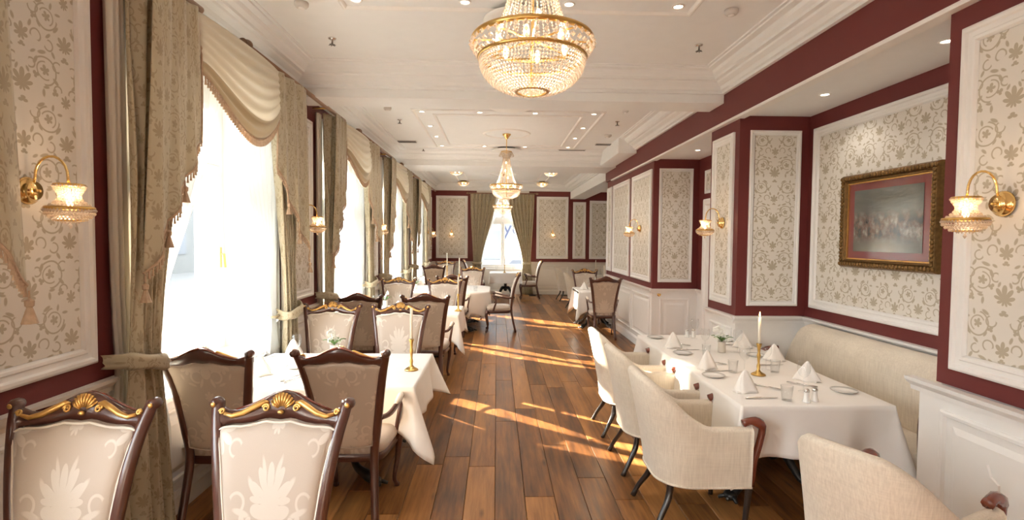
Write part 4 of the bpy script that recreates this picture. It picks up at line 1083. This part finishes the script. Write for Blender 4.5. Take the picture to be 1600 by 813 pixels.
# ---------------------------------------------------------------- painting
pic = tag(empty('framed_painting'), 'large dark painting with red mount in an ornate gilt frame', 'painting')
qp = PL((XN-.008, 0, 0), (0, 1, 0), (-1, 0, 0)); a0, a1, z0, z1 = 3.58, 4.62, 1.555, 2.345
loop_frame(qp, a0, a1, z0, z1, [(0, 0), (0, .03), (.012, .05), (.03, .055), (.045, .04), (.055, .045), (.06, .035), (.068, .035), (.075, .02)]).build('frame', OLDGILT, pic, bevel=.002, bseg=1)
m = MB(); k = 0
def orn(a, b): m.ell(qp.p(a, b, .05), (.014, .018, .018), 8, 5)
for i in range(31): t = i/30; orn(a0+.02+(a1-a0-.04)*t, z0+.03); orn(a0+.02+(a1-a0-.04)*t, z1-.03)
for i in range(1, 23): t = i/23; orn(a0+.03, z0+.03+(z1-z0-.06)*t); orn(a1-.03, z0+.03+(z1-z0-.06)*t)
m.build('carved_ornament', OLDGILT, pic, smooth=True)
loop_frame(qp, a0+.07, a1-.07, z0+.07, z1-.07, [(0, .02), (.002, .028), (.01, .028), (.012, .02)]).build('gilt_slip', GILT, pic)
MB().poly([qp.p(a, b_, .018) for a, b_ in ((a0+.07, z0+.07), (a1-.07, z0+.07), (a1-.07, z1-.07), (a0+.07, z1-.07))]).build('red_mount', MAT_RED, pic)
MB().poly([qp.p(a, b_, .021) for a, b_ in ((a0+.15, z0+.14), (a1-.15, z0+.14), (a1-.15, z1-.14), (a0+.15, z1-.14))], [(1, 0), (0, 0), (0, 1), (1, 1)]).build('canvas', PAINTING, pic)

# ---------------------------------------------------------------- tableware
TZ = .7605
def candlestick(h=.24, ch=.20, lit=True):
    r = empty('candlestick')
    s = h/.24
    MB().lathe([(.052, 0), (.052, .006), (.045, .012), (.022, .024), (.010, .04*s), (.0135, .07*s), (.008, .09*s), (.011, .13*s), (.015, .15*s), (.009, .17*s), (.012, .21*s), (.019, .232*s), (.019, .24*s), (.010, .24*s)], 20).build('holder', OLDBR, r, smooth=True)
    c = MB().lathe([(.011, h-.01), (.0105, h+ch-.004), (.004, h+ch), (.001, h+ch)], 12).build('candle', WAX, r, smooth=True)
    MB().tube([(0, 0, h+ch-.001), (.001, 0, h+ch+.010)], .0012, 5).build('wick', IRON, c)
    if lit: MB().lathe([(.001, h+ch+.006), (.006, h+ch+.014), (.005, h+ch+.022), (.001, h+ch+.042)], 10).build('flame', FLAME, c, smooth=True)
    return r
C1 = candlestick(); C2 = candlestick(.24, .24, False); C3 = candlestick(.30, .33, False)
place(C1, True, (1.99, 3.94, TZ), 0, 'brass candlestick with a burning white candle on the right table', 'candlestick', None)
add_light('candle_light', 'POINT', (1.99, 3.94, TZ+.47), 1.2, (1, .62, .3), size=.01)
cg = 'brass candlesticks with unlit candles'
place(C2, True, (-.65, 4.08, TZ), 0, 'tall brass candlestick with white candle on the nearest left table', 'candlestick', cg)
for x, y, p, lab in ((-.53, 7.4, C2, 'brass candlestick with white candle on the second left table'), (2.2, 10.8, C2, 'brass candlestick on the far right table'), (2.55, 13.6, C2, 'distant thin candle behind the far right chairs'), (.24, 15.8, C2, 'thin candle in front of the end window')):
    place(p, False, (x, y, TZ), 0, lab, 'candlestick', cg)
place(C3, True, (-.74, 10.6, TZ), 0, 'tallest candle on the rounded third left table', 'candlestick', cg)
place(C3, False, (-1.28, 13.8, TZ), 0, 'tall candle on the table at the last left window', 'candlestick', cg)
def wine():
    r = empty('wine_glass')
    MB().lathe([(.034, .0), (.033, .002), (.006, .005), (.004, .012), (.0038, .085), (.008, .095), (.028, .112), (.040, .140), (.041, .165), (.034, .205), (.033, .205)], 22, cap=False).build('glass_bowl', WINEG, r, smooth=True)
    MB().lathe([(.035, .0), (.036, .0015), (.033, .003)], 22, cap=False).build('foot_rim', STEEL, r, smooth=True) if False else None
    return r
def tumbler():
    r = empty('water_tumbler'); MB().lathe([(.001, .008), (.028, .008), (.036, .095), (.038, .095), (.031, 0), (.001, 0)], 22, cap=False).build('glass_body', WINEG, r, smooth=True); return r
def plate():
    r = empty('side_plate'); MB().lathe([(.001, .006), (.05, .005), (.055, .007), (.082, .014), (.083, .012), (.055, .001), (.001, .0)], 36).build('plate_body', CHINA, r, smooth=True)
    MB().lathe([(.076, .0135), (.080, .0155), (.084, .0135), (.080, .0115)], 36, cap=False).build('rim_line', plain('grey_rim', (.5, .47, .42), .3), r, smooth=True); return r
def napkin():
    r = empty('folded_napkin'); m = MB(); rows = []
    for j in range(10):
        t = j/9; z = .145*t; w = .080*(1-t)**.8+.004; row = []
        for i in range(25):
            a = 2*PI*i/24*.92+.2; q = 1+.16*math.sin(5*a+2*t); row.append((w*q*math.cos(a), w*.55*q*math.sin(a)+.02*t, z+.006*math.sin(3*a)*(1-t)))
        rows.append(row)
    m.quadstrip(rows).build('napkin_cone', NAPERY, r, smooth=True, solid=.003)
    MB().prism([(-.09, -.03), (.05, -.045), (.07, .02), (-.06, .045)], lambda a, b, d: (a, b, d), 0, .008).build('napkin_base', NAPERY, r, bevel=.003)
    return r
def knife():
    r = empty('table_knife'); MB().prism([(-.11, -.006), (0, -.007), (0, .007), (-.11, .008)], lambda a, b, d: (a, b, d), 0, .008).build('handle', STEEL, r, bevel=.003)
    MB().prism([(0, -.006), (.07, -.008), (.10, -.004), (.112, .004), (0, .006)], lambda a, b, d: (a, b, d), .002, .0045).build('blade', STEEL, r); return r
def fork():
    r = empty('table_fork'); MB().tube([(-.10, 0, .004), (-.02, 0, .005), (.03, 0, .009)], [.007, .004, .004], 7).build('handle', STEEL, r, smooth=True)
    m = MB().prism([(.03, -.011), (.055, -.012), (.055, .012), (.03, .011)], lambda a, b, d: (a, b, .006+d), 0, .002)
    for k in range(4): y = -.0105+.007*k; m.box(.055, .095, y-.0016, y+.0016, .006, .009)
    m.build('tines', STEEL, r); return r
def shaker():
    r = empty('salt_shaker'); MB().lathe([(.024, 0), (.024, .006), (.018, .02), (.014, .055), (.017, .065)], 18).build('shaker_body', CHINA, r, smooth=True)
    MB().lathe([(.017, .065), (.018, .074), (.012, .084), (.001, .087)], 16).build('silver_cap', STEEL, r, smooth=True); return r
def orchid(h=.10):
    r = empty('flower_vase'); MB().lathe([(.001, .004), (.032, 0), (.034, .01), (.034, .09), (.038, .10), (.034, .10), (.030, .01)], 18).build('vase', VASE, r, smooth=True)
    rd = random.Random(5); m = MB()
    for k in range(6):
        a = k*1.05+.4; L = .07+.03*rd.random(); c, s = math.cos(a), math.sin(a); w = .014
        rows = []
        for j in range(7):
            t = j/6; ww = w*math.sin(PI*min(1, t*.9+.08)); z = .10+.05*math.sin(t*2.0); rows.append([(c*L*t-s*ww, s*L*t+c*ww, z), (c*L*t, s*L*t, z-.004), (c*L*t+s*ww, s*L*t-c*ww, z)])
        m.quadstrip(rows)
    m.build('leaves', GREEN, r, smooth=True, solid=.002)
    P = spline([(0, 0, .09), (-.01, 0, .16), (-.03, -.01, .21), (-.07, -.02, .215)], 14); MB().tube(P, .0022, 5).build('stem', GREEN, r, smooth=True)
    m = MB()
    for (cx, cy, cz) in ((-.022, -.01, .20), (-.048, -.015, .222), (-.078, -.02, .212), (-.008, .0, .168), (.02, .01, .142), (-.035, .02, .14), (.045, -.01, .125)):
        for k in range(5):
            a = k*2*PI/5; m.ell((cx+.014*math.cos(a), cy-.004, cz+.014*math.sin(a)), (.012, .006, .012), 8, 5)
    m.build('blossoms', PETAL, r, smooth=True); return r
P_ = {'wine': wine(), 'tumb': tumbler(), 'plate': plate(), 'nap': napkin(), 'knife': knife(), 'fork': fork(), 'shaker': shaker(), 'vase': orchid()}
CAT = {'wine': 'glass', 'tumb': 'glass', 'plate': 'plate', 'nap': 'napkin', 'knife': 'knife', 'fork': 'fork', 'shaker': 'salt shaker', 'vase': 'flowers'}
used = set()
def lay(k, x, y, rz, lab, grp):
    place(P_[k], k not in used, (x, y, TZ), rz, lab, CAT[k], grp); used.add(k)
R = ' on the long right table'
for k, x, y, rz, lab in (
    ('plate', 1.63, 3.90, 0, 'white side plate by the nearest tub chair'), ('plate', 1.67, 4.68, 0, 'white side plate by the middle tub chair'), ('plate', 1.65, 5.44, 0, 'white side plate at the far aisle corner'),
    ('plate', 2.36, 3.50, 0, 'white side plate at the near right corner'), ('plate', 2.30, 4.60, 0, 'white side plate on the banquette side, middle'), ('plate', 2.33, 5.30, 0, 'white side plate on the banquette side, far end'),
    ('nap', 1.69, 3.50, .2, 'white folded napkin nearest the front'), ('nap', 1.68, 4.12, .3, 'white folded napkin at the middle tub chair'), ('nap', 1.68, 4.94, .2, 'white folded napkin at the farthest tub chair'),
    ('nap', 2.27, 3.78, 2.6, 'white folded napkin in front of the banquette, near'), ('nap', 2.36, 4.42, 2.8, 'tall white napkin in front of the banquette, middle'), ('nap', 2.34, 4.95, 2.8, 'white napkin in front of the banquette, far'),
    ('knife', 1.72, 3.35, .05, 'table knife at the near edge'), ('knife', 1.74, 4.06, .05, 'table knife beside the nearest plate'), ('knife', 1.78, 4.84, .05, 'table knife beside the middle plate'), ('knife', 2.25, 4.25, .1, 'table knife across from the candle'), ('knife', 2.28, 5.08, .1, 'table knife at the far banquette side'),
    ('fork', 1.88, 3.60, -.9, 'fork right of the nearest napkin'), ('fork', 1.82, 4.32, -.9, 'fork right of the middle napkin'), ('fork', 1.80, 5.08, -.9, 'fork right of the farthest napkin'), ('fork', 2.16, 3.66, 2.4, 'fork in front of the near right wine glass'),
    ('wine', 2.08, 3.50, 0, 'wine glass beside the salt and pepper'), ('wine', 2.13, 4.10, 0, 'wine glass just right of the brass candlestick'), ('wine', 1.92, 4.02, 0, 'wine glass just left of the brass candlestick'), ('wine', 1.92, 4.80, 0, 'wine glass left of the orchid vase'), ('wine', 2.2, 4.75, 0, 'wine glass right of the orchid vase'), ('wine', 2.05, 5.40, 0, 'wine glass at the far end'),
    ('tumb', 1.86, 3.31, 0, 'water tumbler at the near edge by the shakers'), ('tumb', 1.83, 4.02, 0, 'water tumbler near the middle napkin'), ('tumb', 2.16, 4.02, 0, 'water tumbler behind the candlestick'), ('tumb', 1.86, 4.62, 0, 'water tumbler beside the orchid vase'),
    ('shaker', 1.965, 3.27, 0, 'white and silver salt shaker, left of the near pair'), ('shaker', 2.03, 3.29, 0, 'white and silver pepper shaker, right of the near pair'), ('shaker', 2.0, 5.48, 0, 'small shaker, left of the far pair'), ('shaker', 2.07, 5.49, 0, 'small shaker, right of the far pair'),
    ('vase', 2.05, 4.74, 0, 'grey vase with a white orchid')):
    lay(k, x, y, rz, lab+R, {'plate': 'side plates', 'nap': 'folded white napkins', 'knife': 'table knives', 'fork': 'table forks', 'wine': 'wine glasses', 'tumb': 'water tumblers', 'shaker': 'salt and pepper shakers', 'vase': 'table flowers'}[k]+R)
GR = {'plate': 'side plates', 'nap': 'folded white napkins', 'knife': 'table knives', 'fork': 'table forks', 'wine': 'wine glasses', 'tumb': 'water tumblers', 'shaker': 'salt and pepper shakers', 'vase': 'table flowers'}
def layout(items, R):
    for k, x, y, rz, lab in items: lay(k, x, y, rz, lab+R, GR[k]+R)
layout((('wine', -1.80, 4.13, 0, 'wine glass nearest the window'), ('wine', -1.66, 4.45, 0, 'wine glass left of the flowers'), ('nap', -1.72, 3.92, .9, 'white napkin beside the curtain-side chair'), ('nap', -1.72, 4.56, .9, 'white napkin behind the wine glass'),
    ('vase', -1.38, 4.55, 1, 'white and green flowers'), ('knife', -1.43, 3.80, 1.1, 'table knife between the two chairs'), ('fork', -1.47, 3.83, 1.1, 'fork between the two chairs'), ('knife', -1.88, 4.55, .9, 'table knife close to the sill'), ('plate', -1.55, 4.15, 0, 'white side plate'), ('plate', -1.0, 4.4, 0, 'white side plate behind the aisle chair')), ' on the nearest left table')
layout((('nap', -1.35, 7.35, .3, 'standing white napkin'), ('wine', -1.15, 7.6, 0, 'wine glass by the napkin'), ('wine', -1.7, 7.5, 0, 'wine glass near the window'), ('plate', -1.0, 7.2, 0, 'white plate'), ('vase', -1.62, 7.8, 2, 'small vase of flowers')), ' on the second left table')
layout((('wine', -.5, 10.4, 0, 'wine glass at the aisle end'), ('wine', -.62, 10.75, 0, 'wine glass in the middle'), ('wine', -.42, 10.9, 0, 'wine glass behind the others'), ('wine', -.9, 10.35, 0, 'wine glass left of the candle'), ('tumb', -.4, 10.2, 0, 'tumbler near the cloth edge'), ('tumb', -.75, 10.95, 0, 'tumbler at the back'), ('nap', -1.25, 10.7, .3, 'standing white napkin'), ('vase', -1.6, 10.6, 1, 'flowers near the window')), ' on the rounded third table')
layout((('vase', -1.5, 14.0, 1, 'dark-leaved flowers'), ('wine', -1.0, 13.8, 0, 'wine glass')), ' on the table at the last left window')
layout((('wine', -.0, 15.75, 0, 'left round glass'), ('wine', .5, 15.75, 0, 'right round glass')), ' on the end-window table')
layout((('vase', 2.05, 10.95, 1, 'dark-leaved flowers'), ('wine', 1.85, 10.55, 0, 'wine glass'), ('nap', 1.78, 10.7, 0, 'white napkin')), ' on the far right table')

# ---------------------------------------------------------------- outside the windows
tag(MB().box(-60, 60, YE+.5, 80, -.8, -.6).box(-60, -3.2, -40, YE+.5, -.8, -.6).build('ground', plain('dark_paving', (.065, .063, .06), .8, noise=.3, nscale=1.5)), kind='structure')
def building(x0, x1, y0, y1, z1, lab, face, al=.10):
    r = tag(empty('building'), lab, 'building', 'pale buildings across the street')
    w = MB().box(x0, x1, y0, y1, -.7, z1).build('wall', plain('render', (al, al, al*.95), .8), r)
    dk = plain('shop_pane', (al*.5, al*.55, al*.65), .5)
    if face == 'y':
        n = int((x1-x0)/2.2)
        for i in range(n):
            for z in (0.2, 3.2):
                a = x0+.5+i*2.2; MB().box(a, a+1.2, y0-.04, y0, z+.4, z+2.0).build('window', dk, r)
        MB().box(x0, x1, y0-.5, y0, 2.75, 2.9).build('cornice', WHITE, r)
    else:
        n = int((y1-y0)/3.0)
        for i in range(n):
            for z in (.2, 3.2): a = y0+.6+i*3; MB().box(x1, x1+.04, a, a+1.2, z+.4, z+2.0).build('window', dk, r)
    return r
bd = building(-8, 10, 30, 40, 9, 'pale shop building seen through the end window', 'y', .26)
building(-26, -20, -6, 75, 8, 'pale building beyond the left windows', 'x', .08)
fc = bpy.data.curves.new('sign_lettering', 'FONT'); fc.body = 'ye'; fc.size = 1.1; fc.extrude = .02
fo = bpy.data.objects.new('tmp', fc); COL.objects.link(fo); bpy.context.view_layer.update()
me = bpy.data.meshes.new_from_object(fo.evaluated_get(bpy.context.evaluated_depsgraph_get())); bpy.data.objects.remove(fo)
me.materials.clear(); me.materials.append(plain('navy_letters', (.01, .012, .04), .5))
so = bpy.data.objects.new('sign_lettering', me); COL.objects.link(so); so.location = (.35, 29.45, 2.0); so.rotation_euler = (PI/2, 0, 0); so.parent = bd
car = tag(empty('parked_car', (1.6, 26, -.6)), 'pale parked car outside the end window', 'car')
m = MB(); m.prism([(-2, .25), (2, .25), (2.05, .75), (1.4, .9), (.9, 1.4), (-.9, 1.42), (-1.5, .95), (-2.05, .85)], lambda a, b, d: (a, d, b), -.8, .8); m.build('body', plain('silver_paint', (.45, .46, .48), .3, metal=.3), car, bevel=.08)
MB().prism([(-1.25, .95), (1.15, .95), (.8, 1.34), (-.85, 1.36)], lambda a, b, d: (a, d, b), -.81, .81).build('side_glass', plain('car_glass', (.05, .06, .08), .1), car)
for s in (-1.25, 1.25): MB().lathe([(.30, -.82), (.33, -.80), (.33, -.66), (.30, -.64)], 20, (s, 0, .32), 'y').build('wheel', IRON, car, smooth=True)
